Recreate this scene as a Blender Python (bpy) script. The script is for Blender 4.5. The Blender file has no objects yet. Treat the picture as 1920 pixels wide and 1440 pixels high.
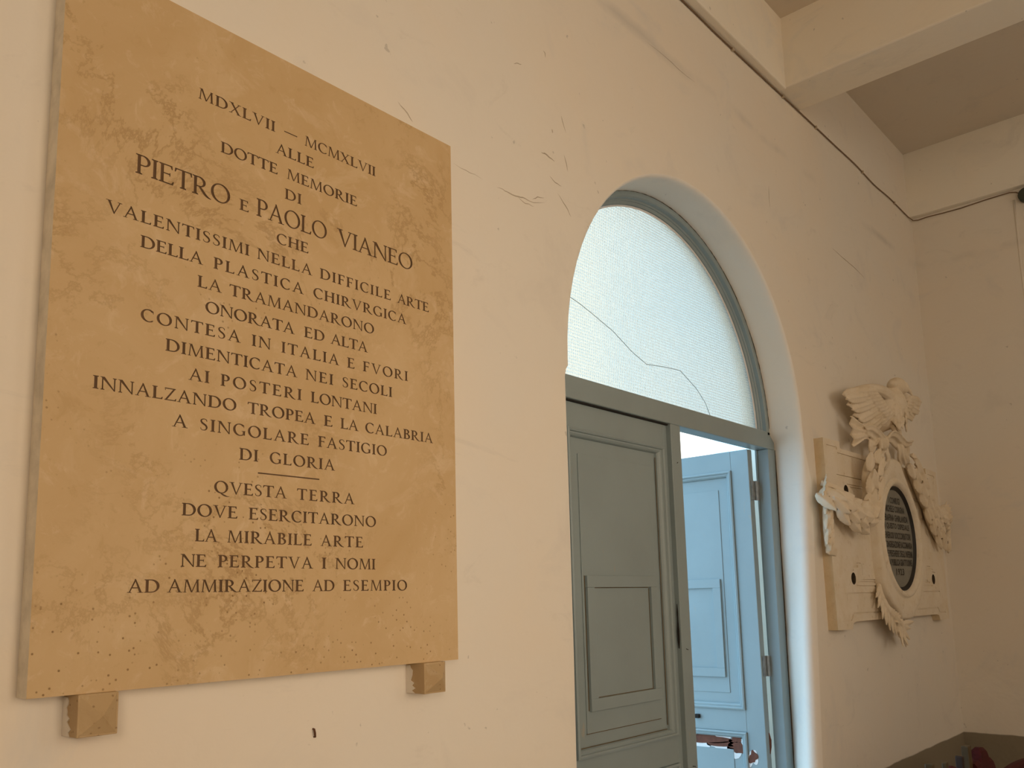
import bpy, bmesh, math, random
from mathutils import Vector, Matrix, noise
from mathutils.geometry import delaunay_2d_cdt
random.seed(7)
SC = bpy.context.scene
COL = SC.collection
EYE = 1.6                       # camera height above the floor

# ------------------------------------------------------------------ camera
cam_d = bpy.data.cameras.new('camera')
cam = bpy.data.objects.new('camera', cam_d); COL.objects.link(cam)
cam_d.sensor_fit = 'HORIZONTAL'; cam_d.sensor_width = 36.0
cam_d.lens = 1636.5 / 1920 * 36.0
cam_d.shift_x = (960 - 971.97) / 1920
cam_d.shift_y = (886.1 - 720) / 1920
cam_d.clip_start = 0.05; cam_d.clip_end = 200
R = Matrix(((0.6594486, -0.0941492, -0.7458307), (-0.7513159, -0.1162404, -0.6496250), (-0.0255340, 0.9887488, -0.1473903)))
cam.matrix_world = Matrix.Translation((0, 0, EYE)) @ R.to_4x4()
SC.camera = cam

# ------------------------------------------------------------------ world, lights, exposure
SC.view_settings.view_transform = 'Standard'
SC.view_settings.look = 'None'
SC.view_settings.exposure = 0.0
SC.view_settings.gamma = 1.0
SC.view_settings.use_curve_mapping = False
SC.cycles.use_denoising = True
SC.cycles.max_bounces = 10
SC.cycles.diffuse_bounces = 6
SC.cycles.transmission_bounces = 8
SC.cycles.sample_clamp_indirect = 6.0
W = bpy.data.worlds.new('sky'); SC.world = W; W.use_nodes = True
wn = W.node_tree; bg = wn.nodes['Background']
bg.inputs['Color'].default_value = (0.46, 0.77, 1.04, 1); bg.inputs['Strength'].default_value = 2.8

def area_light(name, loc, target, sx, sy, power, color, spread=180):
    d = bpy.data.lights.new(name, 'AREA'); d.shape = 'RECTANGLE'; d.size = sx; d.size_y = sy
    d.energy = power; d.color = color; d.spread = math.radians(spread)
    o = bpy.data.objects.new(name, d); COL.objects.link(o); o.location = loc
    o.rotation_euler = (Vector(target) - Vector(loc)).to_track_quat('-Z', 'Y').to_euler()
    return o
# added warm lamps standing before made-up, unseen windows in the opposite wall (x, half width, bottom, top, power, spread)
ADDED_WINDOWS = ((-2.0, 0.8, 1.9, 3.6, 74, 180), (1.40, 0.65, 0.35, 3.1, 12, 75), (3.7, 0.8, 1.9, 3.6, 23, 180))
for wx_, hw, z0_, z1_, pw, sprd in ADDED_WINDOWS:
    area_light('window_daylight', (wx_, -2.9, (z0_ + z1_) / 2), (wx_ + (6.5 if wx_ < 0 else 0.6 if wx_ > 2 else 0), 1.6, (z0_ + z1_) / 2 + (0.4 if sprd > 100 else 0.1)), hw * 1.9, (z1_ - z0_) * .95, pw, (1.0, 0.82, 0.635) if wx_ > 2 else (1.0, 0.785, 0.565), sprd)
sun_d = bpy.data.lights.new('sun', 'SUN'); sun_d.energy = 7.5; sun_d.angle = math.radians(1); sun_d.color = (1.0, 0.88, 0.73)
sun = bpy.data.objects.new('sun', sun_d); COL.objects.link(sun)
sun.rotation_euler = Vector((-0.25, 0.75, -0.75)).to_track_quat('-Z', 'Y').to_euler()

# ------------------------------------------------------------------ material helpers
def new_mat(name):
    m = bpy.data.materials.new(name); m.use_nodes = True
    nt = m.node_tree
    return m, nt, nt.nodes['Principled BSDF']
def N(nt, t, **kw):
    n = nt.nodes.new(t)
    for k, v in kw.items():
        if hasattr(n, k): setattr(n, k, v)
        else: n.inputs[k].default_value = v
    return n
def L(nt, a, b): nt.links.new(a, b)
def mix_rgb(nt, fac, a, b, blend='MIX'):
    n = nt.nodes.new('ShaderNodeMix'); n.data_type = 'RGBA'; n.blend_type = blend
    for i, v in ((0, fac), (6, a), (7, b)):
        s = n.inputs[i]
        if isinstance(v, (tuple, list)): s.default_value = (*v[:3], 1)
        elif isinstance(v, (int, float)): s.default_value = v
        else: L(nt, v, s)
    return n.outputs[2]
def ramp(nt, src, p0, p1, c0=(0, 0, 0), c1=(1, 1, 1)):
    r = nt.nodes.new('ShaderNodeValToRGB'); e = r.color_ramp.elements
    e[0].position = p0; e[0].color = (*c0, 1); e[1].position = p1; e[1].color = (*c1, 1)
    L(nt, src, r.inputs[0]); return r.outputs[0]
def pos(nt): return nt.nodes.new('ShaderNodeNewGeometry').outputs['Position']
def scaled(nt, v, s):
    m = nt.nodes.new('ShaderNodeMapping'); m.inputs['Scale'].default_value = s; L(nt, v, m.inputs['Vector']); return m.outputs[0]
def nz(nt, v, scale, detail=4, rough=0.55, dist=0.0):
    n = nt.nodes.new('ShaderNodeTexNoise'); n.inputs['Scale'].default_value = scale; n.inputs['Detail'].default_value = detail
    n.inputs['Roughness'].default_value = rough; n.inputs['Distortion'].default_value = dist; L(nt, v, n.inputs['Vector']); return n.outputs['Fac']
def math_(nt, op, a, b=0.0):
    n = nt.nodes.new('ShaderNodeMath'); n.operation = op
    for i, v in enumerate((a, b)):
        if isinstance(v, (int, float)): n.inputs[i].default_value = v
        else: L(nt, v, n.inputs[i])
    return n.outputs[0]
def bump(nt, bsdf, h, strength, dist):
    b = nt.nodes.new('ShaderNodeBump'); b.inputs['Strength'].default_value = strength; b.inputs['Distance'].default_value = dist
    L(nt, h, b.inputs['Height']); L(nt, b.outputs[0], bsdf.inputs['Normal'])

def plaster_mat(name, base, dado=None, grime=0.35):
    m, nt, b = new_mat(name); p = pos(nt)
    big = nz(nt, p, 0.9, 5, 0.6, 0.4); mid = nz(nt, p, 3.2, 6, 0.62, 0.8)
    c = mix_rgb(nt, ramp(nt, big, 0.38, 0.66), base, tuple(x * y for x, y in zip(base, (1.03, 0.985, 0.93))))
    c = mix_rgb(nt, ramp(nt, mid, 0.56, 0.74), c, tuple(x * y for x, y in zip(base, (0.93, 0.93, 0.94))))
    streak = nz(nt, scaled(nt, p, (1.1, 1.1, 2.4)), 2.1, 8, 0.7, 1.8)
    c = mix_rgb(nt, math_(nt, 'MULTIPLY', ramp(nt, streak, 0.60, 0.70), grime), c, tuple(x * 0.80 for x in base))
    spots = nz(nt, p, 26, 3, 0.5)
    c = mix_rgb(nt, math_(nt, 'MULTIPLY', ramp(nt, spots, 0.735, 0.76), 0.6), c, tuple(x * 0.6 for x in base))
    if dado:
        s2 = nt.nodes.new('ShaderNodeSeparateXYZ'); L(nt, p, s2.inputs[0])
        zl = math_(nt, 'ABSOLUTE', math_(nt, 'SUBTRACT', math_(nt, 'ADD', s2.outputs[2], math_(nt, 'MULTIPLY', nz(nt, p, 1.7, 4), 0.10)), EYE + 2.155))
        sm = math_(nt, 'MULTIPLY', ramp(nt, zl, 0.0, 0.035, (1, 1, 1), (0, 0, 0)), ramp(nt, nz(nt, p, 2.6, 4), 0.42, 0.62))
        c = mix_rgb(nt, math_(nt, 'MULTIPLY', sm, 0.8), c, tuple(x * 0.78 for x in base))
        sep = nt.nodes.new('ShaderNodeSeparateXYZ'); L(nt, p, sep.inputs[0])
        zz = math_(nt, 'ADD', sep.outputs[2], math_(nt, 'MULTIPLY', nz(nt, p, 7, 2), 0.012))
        c = mix_rgb(nt, ramp(nt, math_(nt, 'SUBTRACT', zz, 0.2635), 0.4949, 0.4965), dado, c)
    L(nt, c, b.inputs['Base Color']); b.inputs['Roughness'].default_value = 0.92
    b.inputs['Specular IOR Level'].default_value = 0.15
    h = math_(nt, 'ADD', math_(nt, 'MULTIPLY', nz(nt, p, 2.3, 4, 0.5, 0.6), 1.0), math_(nt, 'MULTIPLY', nz(nt, p, 38, 4, 0.6), 0.06))
    bump(nt, b, h, 0.55, 0.022)
    return m
M_WALL = plaster_mat('cream plaster', (0.80, 0.76, 0.69), dado=(0.27, 0.235, 0.175))
M_WHITE = plaster_mat('white limewash', (0.88, 0.855, 0.81), grime=0.25)
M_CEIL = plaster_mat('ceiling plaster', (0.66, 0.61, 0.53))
M_BEAM = plaster_mat('beam plaster', (0.86, 0.83, 0.75))

def stucco_mat(name='aged stucco', ca=(0.80, 0.72, 0.595), cb=(0.75, 0.655, 0.50), st=0.5):
    m, nt, b = new_mat(name); p = pos(nt)
    n1 = nz(nt, p, 9, 6, 0.65, 0.6)
    c = mix_rgb(nt, ramp(nt, n1, 0.42, 0.68), ca, cb)
    n2 = nz(nt, p, 30, 5, 0.6)
    c = mix_rgb(nt, math_(nt, 'MULTIPLY', ramp(nt, n2, 0.60 - .1 * (st > .6), 0.72), st), c, (0.55, 0.42, 0.26))
    L(nt, c, b.inputs['Base Color']); b.inputs['Roughness'].default_value = 0.85; b.inputs['Specular IOR Level'].default_value = 0.2
    bump(nt, b, nz(nt, p, 55, 4, 0.6), 0.35, 0.006)
    return m
M_STUCCO = stucco_mat()
M_CARVED = stucco_mat('aged carved stucco', (0.79, 0.695, 0.555), (0.735, 0.62, 0.45), 0.35)
M_OCHRE = stucco_mat('yellowed stucco', (0.71, 0.585, 0.40), (0.65, 0.52, 0.33))

def stone_mat(name, k=1.0):
    m, nt, b = new_mat(name); p = pos(nt)
    a = nz(nt, scaled(nt, p, (1.0, 1.0, 0.8)), 2.6, 8, 0.62, 0.9)
    c = mix_rgb(nt, ramp(nt, a, 0.34, 0.64), (0.64 * k, 0.475 * k, 0.275 * k), (0.575 * k, 0.405 * k, 0.21 * k))
    a2 = nz(nt, p, 5.5, 7, 0.65, 1.6)
    c = mix_rgb(nt, math_(nt, 'MULTIPLY', ramp(nt, a2, 0.55, 0.66), 0.55), c, (0.665 * k, 0.505 * k, 0.31 * k))
    a3 = nz(nt, p, 17, 6, 0.7, 0.8)
    c = mix_rgb(nt, math_(nt, 'MULTIPLY', ramp(nt, a3, 0.56, 0.68), 0.5), c, (0.72 * k, 0.57 * k, 0.38 * k))
    c = mix_rgb(nt, math_(nt, 'MULTIPLY', ramp(nt, a3, 0.30, 0.42, (1, 1, 1), (0, 0, 0)), 0.35), c, (0.47 * k, 0.31 * k, 0.14 * k))
    # wandering veins where a distorted noise crosses its middle value
    v = nz(nt, p, 3.4, 9, 0.70, 0.35)
    d = math_(nt, 'ABSOLUTE', math_(nt, 'SUBTRACT', v, 0.5))
    vm = math_(nt, 'MULTIPLY', ramp(nt, d, 0.0, 0.020, (1, 1, 1), (0, 0, 0)), ramp(nt, nz(nt, p, 2.0, 3), 0.46, 0.62))
    c = mix_rgb(nt, math_(nt, 'MULTIPLY', vm, 0.55), c, (0.33 * k, 0.20 * k, 0.075 * k))
    pit = nt.nodes.new('ShaderNodeTexVoronoi'); pit.inputs['Scale'].default_value = 95; L(nt, p, pit.inputs['Vector'])
    sep = nt.nodes.new('ShaderNodeSeparateColor'); L(nt, pit.outputs['Color'], sep.inputs[0])
    pm = math_(nt, 'MULTIPLY', ramp(nt, pit.outputs['Distance'], 0.12, 0.24, (1, 1, 1), (0, 0, 0)), ramp(nt, sep.outputs[0], 0.60, 0.62))
    sp = nt.nodes.new('ShaderNodeSeparateXYZ'); L(nt, p, sp.inputs[0])
    low = math_(nt, 'ADD', math_(nt, 'MULTIPLY', sp.outputs[2], -0.22), math_(nt, 'MULTIPLY', sp.outputs[0], -0.16))   # the porous bed lies at the lower left
    pm = math_(nt, 'MULTIPLY', pm, ramp(nt, math_(nt, 'ADD', nz(nt, p, 3.0, 3), math_(nt, 'ADD', low, 0.54)), 0.46, 0.60))
    c = mix_rgb(nt, math_(nt, 'MULTIPLY', pm, 0.8), c, (0.20 * k, 0.11 * k, 0.035 * k))
    L(nt, c, b.inputs['Base Color']); b.inputs['Roughness'].default_value = 0.6; b.inputs['Specular IOR Level'].default_value = 0.25
    h = math_(nt, 'SUBTRACT', math_(nt, 'MULTIPLY', nz(nt, p, 45, 4), 0.15), pm)
    bump(nt, b, h, 0.3, 0.003)
    return m
M_STONE = stone_mat('veined yellow limestone')
M_CORBEL = stone_mat('brown limestone', 0.80)

def plain_mat(name, col, rough=0.6, var=0.12, scale=14, bmp=0.0, metal=0.0):
    m, nt, b = new_mat(name); p = pos(nt)
    c = mix_rgb(nt, ramp(nt, nz(nt, p, scale, 5), 0.35, 0.7), col, tuple(x * (1 - var) for x in col))
    L(nt, c, b.inputs['Base Color']); b.inputs['Roughness'].default_value = rough; b.inputs['Metallic'].default_value = metal
    if bmp: bump(nt, b, nz(nt, p, scale * 4, 4), bmp, 0.004)
    return m
M_EDGE = plain_mat('grey sawn stone edge', (0.80, 0.73, 0.60), 0.8, 0.25, 20, 0.2)
M_INK = plain_mat('dark brown letter paint', (0.135, 0.068, 0.026), 0.7, 0.4, 9)

def door_paint():
    m, nt, b = new_mat('blue grey door paint'); p = pos(nt)
    c = mix_rgb(nt, ramp(nt, nz(nt, p, 3, 5), 0.35, 0.7), (0.275, 0.345, 0.365), (0.25, 0.31, 0.325))
    g = nz(nt, scaled(nt, p, (1, 1, 0.25)), 16, 6, 0.7)
    c = mix_rgb(nt, math_(nt, 'MULTIPLY', ramp(nt, g, 0.66, 0.70), 0.6), c, (0.36, 0.33, 0.26))
    L(nt, c, b.inputs['Base Color']); b.inputs['Roughness'].default_value = 0.42
    bump(nt, b, nz(nt, p, 30, 3), 0.12, 0.004)
    return m
M_DOOR = door_paint()
M_PEEL = plain_mat('bare red brown wood', (0.17, 0.055, 0.03), 0.8, 0.4, 40, 0.3)
M_PRIMER = plain_mat('white chipped primer', (0.80, 0.80, 0.80), 0.7, 0.1, 30)
M_DARK = plain_mat('black gap', (0.012, 0.010, 0.008), 0.9, 0.1)
M_CRUST = plain_mat('dirty old putty', (0.10, 0.075, 0.045), 0.9, 0.6, 30, 0.4)
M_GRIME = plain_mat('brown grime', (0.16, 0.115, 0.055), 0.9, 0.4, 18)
M_HINGE = plain_mat('painted steel hinge', (0.30, 0.33, 0.34), 0.45, 0.3, 60, 0.2, 0.3)
M_CABLE = plain_mat('brown cable sheath', (0.21, 0.135, 0.075), 0.6, 0.2, 20)
M_CLIP = plain_mat('pale cable clip', (0.55, 0.46, 0.34), 0.6, 0.1)
M_TABLET = plain_mat('slate grey marble', (0.205, 0.205, 0.180), 0.45, 0.15, 12)
M_TEXT = plain_mat('black letter paint', (0.022, 0.018, 0.014), 0.6, 0.2)
M_RUST = plain_mat('rusty iron', (0.11, 0.04, 0.012), 0.8, 0.4, 60, 0.3)
M_WOOD = plain_mat('varnished wood', (0.085, 0.055, 0.020), 0.45, 0.35, 12)
M_DWOOD = plain_mat('dark stained wood', (0.035, 0.018, 0.012), 0.45, 0.35, 12)
M_RED = plain_mat('dark red velvet', (0.070, 0.001, 0.0015), 0.85, 0.3, 30)
M_FLOOR = plain_mat('terracotta floor', (0.50, 0.42, 0.34), 0.6, 0.2, 4, 0.1)
M_SKY_STOP = plain_mat('cream window blind', (0.75, 0.66, 0.5), 0.9, 0.1, 6)
M_FACADE = plaster_mat('sunlit facade plaster', (0.90, 0.81, 0.70))
M_GROUND = plain_mat('pale paving', (0.5, 0.48, 0.44), 0.9, 0.2, 3)
M_BOX = plain_mat('dark green junction box', (0.05, 0.06, 0.045), 0.5, 0.2)

def glass_mat():
    m, nt, b = new_mat('obscured wired glass'); p = pos(nt)
    b.inputs['Transmission Weight'].default_value = 1.0; b.inputs['IOR'].default_value = 1.30
    b.inputs['Base Color'].default_value = (0.90, 0.985, 0.97, 1); b.inputs['Roughness'].default_value = 0.13
    sep = nt.nodes.new('ShaderNodeSeparateXYZ'); L(nt, p, sep.inputs[0])
    wob = math_(nt, 'MULTIPLY', nz(nt, p, 40, 2), 0.004)
    gx = math_(nt, 'PINGPONG', math_(nt, 'ADD', sep.outputs[0], wob), 0.006)
    gz = math_(nt, 'PINGPONG', math_(nt, 'ADD', sep.outputs[2], wob), 0.006)
    h = math_(nt, 'MINIMUM', math_(nt, 'MULTIPLY', gx, 1.6), gz)
    line = ramp(nt, math_(nt, 'MULTIPLY', gz, 100), 0.05, 0.16, (1, 1, 1), (0, 0, 0))
    brk = ramp(nt, nz(nt, scaled(nt, p, (30, 1, 90)), 1.0, 2), 0.48, 0.60)
    c = mix_rgb(nt, math_(nt, 'MULTIPLY', math_(nt, 'MULTIPLY', line, brk), 0.5), (0.64, 0.615, 0.545), (0.45, 0.45, 0.42))
    L(nt, c, b.inputs['Base Color'])
    bump(nt, b, math_(nt, 'MULTIPLY', h, 120), 0.25, 0.004)
    tr = nt.nodes.new('ShaderNodeBsdfTranslucent'); tr.inputs['Color'].default_value = (0.50, 0.44, 0.37, 1)
    mx = nt.nodes.new('ShaderNodeMixShader'); mx.inputs[0].default_value = 0.30
    L(nt, b.outputs[0], mx.inputs[1]); L(nt, tr.outputs[0], mx.inputs[2]); L(nt, mx.outputs[0], nt.nodes['Material Output'].inputs['Surface'])
    return m
M_GLASS = glass_mat()
M_CRACK = plain_mat('crack line', (0.16, 0.20, 0.19), 0.6, 0.1)

# ------------------------------------------------------------------ object helpers
def mesh_obj(name, verts, faces, mat, parent=None, smooth=False, loc=None):
    me = bpy.data.meshes.new(name); me.from_pydata([tuple(v) for v in verts], [], faces); me.update()
    return link(name, me, mat, parent, smooth)
def link(name, me, mat, parent=None, smooth=False):
    bm = bmesh.new(); bm.from_mesh(me); bmesh.ops.recalc_face_normals(bm, faces=bm.faces[:]); bm.to_mesh(me); bm.free()
    if mat is not None: me.materials.append(mat)
    if smooth:
        for p in me.polygons: p.use_smooth = True
    o = bpy.data.objects.new(name, me); COL.objects.link(o)
    if parent is not None:
        o.parent = parent; o.matrix_parent_inverse = Matrix.Translation(-(parent['_w'] if False else world_loc(parent)))
    return o
def world_loc(o):
    v = Vector((0, 0, 0))
    if o.parent is None: return Vector(o.location)
    return v if o.type == 'MESH' and tuple(o.location) == (0, 0, 0) else Vector(o.location)
class MB:
    """collects shapes (world coordinates) into one mesh"""
    def __init__(s): s.v = []; s.f = []
    def add(s, vs, fs):
        n = len(s.v); s.v += [Vector(v) for v in vs]; s.f += [tuple(i + n for i in f) for f in fs]; return s
    def box(s, x0, x1, y0, y1, z0, z1):
        return s.add([(x0, y0, z0), (x1, y0, z0), (x1, y1, z0), (x0, y1, z0), (x0, y0, z1), (x1, y0, z1), (x1, y1, z1), (x0, y1, z1)],
                     [(0, 3, 2, 1), (4, 5, 6, 7), (0, 1, 5, 4), (1, 2, 6, 5), (2, 3, 7, 6), (3, 0, 4, 7)])
    def tube(s, pts, r, n=8, caps=True):
        pts = [Vector(p) for p in pts]; rings = []
        for i, p in enumerate(pts):
            d = (pts[min(i + 1, len(pts) - 1)] - pts[max(i - 1, 0)]).normalized()
            a = d.orthogonal().normalized() if i == 0 else (a - d * a.dot(d)).normalized()
            b = d.cross(a); rr = r[i] if isinstance(r, (list, tuple)) else r
            rings.append([p + (a * math.cos(2 * math.pi * k / n) + b * math.sin(2 * math.pi * k / n)) * rr for k in range(n)])
        vs = [v for q in rings for v in q]; fs = []
        for i in range(len(pts) - 1):
            for k in range(n):
                k2 = (k + 1) % n; fs.append((i * n + k, i * n + k2, (i + 1) * n + k2, (i + 1) * n + k))
        if caps: fs += [tuple(range(n))[::-1], tuple((len(pts) - 1) * n + k for k in range(n))]
        return s.add(vs, fs)
    def loft(s, rings, closed_ring=True, caps=True):
        n = len(rings[0]); vs = [v for q in rings for v in q]; fs = []
        for i in range(len(rings) - 1):
            for k in range(n if closed_ring else n - 1):
                k2 = (k + 1) % n; fs.append((i * n + k, i * n + k2, (i + 1) * n + k2, (i + 1) * n + k))
        if caps: fs += [tuple(range(n))[::-1], tuple((len(rings) - 1) * n + k for k in range(n))]
        return s.add(vs, fs)
    def build(s, name, mat, parent=None, smooth=False, bevel=0.0, remesh=0.0, smooth_it=0):
        o = mesh_obj(name, s.v, s.f, mat, parent, smooth)
        if bevel:
            m = o.modifiers.new('bevel', 'BEVEL'); m.width = bevel; m.segments = 2; m.limit_method = 'ANGLE'; m.angle_limit = math.radians(40)
        if remesh:
            m = o.modifiers.new('remesh', 'REMESH'); m.mode = 'VOXEL'; m.voxel_size = remesh; m.use_smooth_shade = True
            if smooth_it:
                q = o.modifiers.new('smooth', 'SMOOTH'); q.iterations = smooth_it; q.factor = 0.4
        return o
def thing(name, loc, label, cat, group=None, kind=None):
    o = bpy.data.objects.new(name, None); COL.objects.link(o); o.location = loc; o.empty_display_size = 0.1
    return tag(o, label, cat, group, kind)
def tag(o, label=None, cat=None, group=None, kind=None):
    if label: o['label'] = label
    if cat: o['category'] = cat
    if group: o['group'] = group
    if kind: o['kind'] = kind
    return o
def structure(o, label=None): o['kind'] = 'structure'; (label and o.__setitem__('label', label)); return o

# ------------------------------------------------------------------ wall with the arched doorway (plane y = 1.6)
YW = 1.6
CX, CZ, RA = 2.956, EYE + 0.747, 0.862
def opening(off=0.0, y=None):
    """outline of the doorway from the bottom left over the arch to the bottom right; off widens it"""
    P = [(2.062, 0.0), (2.066, 0.95), (2.074, 1.45), (2.077, 1.95), (2.077, EYE + 0.685), (2.082, EYE + 0.705), (2.094, EYE + 0.722)]
    n = 40
    for i in range(n + 1):
        a = math.pi - math.pi * i / n
        P.append((CX + RA * math.cos(a), CZ + RA * math.sin(a)))
    P += [(3.822, EYE + 0.71), (3.832, EYE + 0.66), (3.832, EYE + 0.52), (3.812, EYE + 0.25), (3.772, EYE - 0.19), (3.725, EYE - 0.72), (3.69, 0.55), (3.675, 0.0)]
    if y is not None and y >= 1.75:     # the embrasure is wider at the frame on the right hand side
        P = [(3.862 - 0.02 * (EYE + 0.70 - z), z) if (x > 3.5 and z < EYE + 0.72) else (x, z) for x, z in P]
    out = []
    for i, (x, z) in enumerate(P):
        if off:
            a = P[max(i - 1, 0)]; b = P[min(i + 1, len(P) - 1)]
            t = Vector((b[0] - a[0], b[1] - a[1])).normalized(); nrm = Vector((-t.y, t.x))
            o = off * (4.6 if (x > 3.5 and z < EYE + 0.60 and y is not None and y < 1.7) else 1.0)
            x += nrm.x * o; z += nrm.y * o
        out.append((x, max(z, 0.0)))
    return out
def cat0(pts, n=3):
    out = []
    for i in range(len(pts) - 1):
        for k in range(n):
            t = k / n; j = random.uniform(-.002, .002) if k else 0
            out.append((pts[i][0] + (pts[i + 1][0] - pts[i][0]) * t, pts[i][1] + (pts[i + 1][1] - pts[i][1]) * t + j))
    return out + [pts[-1]]
def front_wall():
    hole = opening(0.012, 1.6)
    x0, x1, z1 = -4.0, 5.86, EYE + 2.9
    outer = [(x0, 0.0), *hole[:1], *hole[1:], (x1 + 0.02, 0.0)]
    # front face as one polygon with the doorway as a notch in its lower edge
    poly = [(x0, 0.0)] + hole + [(5.915, 0.0), (5.846, z1), (x0, z1)]
    r = delaunay_2d_cdt([Vector(p) for p in poly], [], [list(range(len(poly)))], 1, 1e-6)
    v2, f2 = r[0], r[2]
    mb = MB(); mb.add([(p.x, YW, p.y) for p in v2], [tuple(f) for f in f2])
    # rounded arris and reveal back to the frame, then the outer embrasure
    loops = []
    for off, y in ((0.012, 1.600), (0.0075, 1.6025), (0.0035, 1.609), (0.001, 1.622), (0.0, 1.645), (0.0, 1.755), (0.0, 1.80), (0.03, 1.84), (0.07, 1.92)):
        loops.append([(x, y, z) for x, z in opening(off, y)])
    b = MB(); b.loft(loops[:6], closed_ring=False, caps=False)
    return mb, b, loops
wf, wr, loops = front_wall()
ob = MB(); ob.loft(loops[5:], closed_ring=False, caps=False)
x0, x1, z1 = -4.0, 8.0, EYE + 3.2
pl = [(x0, 0.0)] + opening(0.07, 1.92) + [(x1, 0.0), (x1, z1), (x0, z1)]
rr = delaunay_2d_cdt([Vector(p) for p in pl], [], [list(range(len(pl)))], 1, 1e-6)
ob.add([(p.x, 1.92, p.y) for p in rr[0]], [tuple(f) for f in rr[2]])
wf.add(ob.v, ob.f)
wall = wf.build('wall_left', M_WALL); structure(wall, 'cream plastered wall with the arched doorway')
rev = wr.build('reveal', M_WHITE, wall, smooth=True); rev['label'] = 'white limewashed door reveal'

M_CRACKW = plain_mat('plaster crack', (0.52, 0.45, 0.36), 0.95, 0.3, 30)
for pts, r_ in (([(1.56, 1.212), (1.628, 1.2), (1.682, 1.202), (1.759, 1.194)], .0016), ([(1.759, 1.196), (1.80, 1.20), (1.829, 1.198), (1.87, 1.201), (1.901, 1.206), (1.939, 1.206), (2.03, 1.234)], .0024), ([(1.86, 1.20), (1.90, 1.19), (1.95, 1.196)], .002), ([(1.93, 1.21), (1.96, 1.232), (2.0, 1.243)], .002),
                ([(1.985, 1.388), (2.01, 1.391), (2.051, 1.383)], .003), ([(2.02, 1.325), (2.05, 1.312), (2.088, 1.311)], .0022), ([(2.043, 1.49), (2.046, 1.478)], .003), ([(2.093, 1.56), (2.10, 1.54), (2.118, 1.503)], .0022), ([(2.10, 1.43), (2.112, 1.40), (2.118, 1.37)], .0022), ([(2.01, 1.75), (2.02, 1.742), (2.022, 1.725)], .0022), ([(2.06, 1.28), (2.10, 1.25), (2.13, 1.22)], .0024),
                ([(3.653, 1.888), (3.647, 1.815), (3.65, 1.764)], .0022), ([(1.126, -0.228), (1.136, -0.2375), (1.1395, -.2365), (1.144, -0.231)], .0013), ([(4.385, 1.796), (4.52, 1.785), (4.681, 1.777), (4.85, 1.755)], .003), ([(3.997, .661), (4.02, .63), (4.046, .589)], .0025), ([(2.6, 2.095), (2.787, 2.10), (2.9, 2.094), (3.036, 2.098)], .0022), ([(1.395, 1.30), (1.43, 1.28), (1.45, 1.262)], .0024), ([(1.86, 1.63), (1.885, 1.642), (1.905, 1.648)], .002)):
    o_ = MB().tube([(x, 1.6012, EYE + z) for x, z in cat0(pts)], [1.05 * r_ * (.35 + .65 * math.sin(math.pi * (i + .4) / (3 * (len(pts) - 1) + .8))) for i in range(3 * (len(pts) - 1) + 1)], 6)
    o_.build('plaster_crack', M_CRACKW, wall)['label'] = 'hairline crack in the plaster'

# the rest of the room
def quad(name, pts, mat): return structure(mesh_obj(name, pts, [(0, 1, 2, 3)], mat))
def slab(name, args, mat, label=None): return structure(MB().box(*args).build(name, mat), label)
EX = 5.88
mb = MB(); mb.add([(5.915, -3.2, 0), (5.915, 1.62, 0), (5.846, 1.62, EYE + 2.9), (5.846, -3.2, EYE + 2.9), (6.2, -3.2, 0), (6.2, 1.62, 0), (6.2, 1.62, EYE + 2.9), (6.2, -3.2, EYE + 2.9)],
    [(0, 1, 2, 3), (4, 7, 6, 5), (0, 4, 5, 1), (3, 2, 6, 7), (0, 3, 7, 4), (1, 5, 6, 2)])
structure(mb.build('wall_end', M_WALL), 'cream end wall with an olive painted dado')
slab('floor', (-4.2, 6.2, -3.3, 2.02, -0.2, 0.0), M_FLOOR)
slab('wall_back', (-4.2, -4.0, -3.3, 2.02, 0, EYE + 2.9), M_WALL)
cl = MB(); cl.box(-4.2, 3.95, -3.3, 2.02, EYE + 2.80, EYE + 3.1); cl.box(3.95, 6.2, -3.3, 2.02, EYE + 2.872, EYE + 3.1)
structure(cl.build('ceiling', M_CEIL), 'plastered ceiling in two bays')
# the unseen opposite wall with windows made up to house the lamps
wy0, wy1 = -3.2, -3.0
wo = MB(); xs = [-4.0]
for w_ in ADDED_WINDOWS: xs += [w_[0] - w_[1], w_[0] + w_[1]]
xs.append(5.9)
for i in range(0, len(xs), 2): wo.box(xs[i], xs[i + 1], wy0, wy1, 0, EYE + 2.9)
for q, w_ in enumerate(ADDED_WINDOWS):
    wx_, hw, wz0, wz1 = w_[:4]; wx0, wx1 = wx_ - hw, wx_ + hw
    wo.box(wx0, wx1, wy0, wy1, 0, wz0); wo.box(wx0, wx1, wy0, wy1, wz1, EYE + 2.9)
    w2 = thing('window_%d' % (q + 2), (wx_, wy0 + 0.1, wz0), None, None, kind='structure')  # unseen window, made up as a seat for its added lamp
    fr = MB()
    for a in ((wx0, wx0 + .06, wz0, wz1), (wx1 - .06, wx1, wz0, wz1), (wx0, wx1, wz0, wz0 + .06), (wx0, wx1, wz1 - .06, wz1), (wx_ - .03, wx_ + .03, wz0, wz1)):
        fr.box(a[0], a[1], wy0 + .06, wy0 + .12, a[2], a[3])
    fr.build('frame', M_DOOR, w2); MB().box(wx0, wx1, wy0 + .02, wy0 + .04, wz0, wz1).build('blind', M_SKY_STOP, w2)  # opaque sheet added to keep the sky out behind the lamp
structure(wo.build('wall_right', M_WALL))

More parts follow.
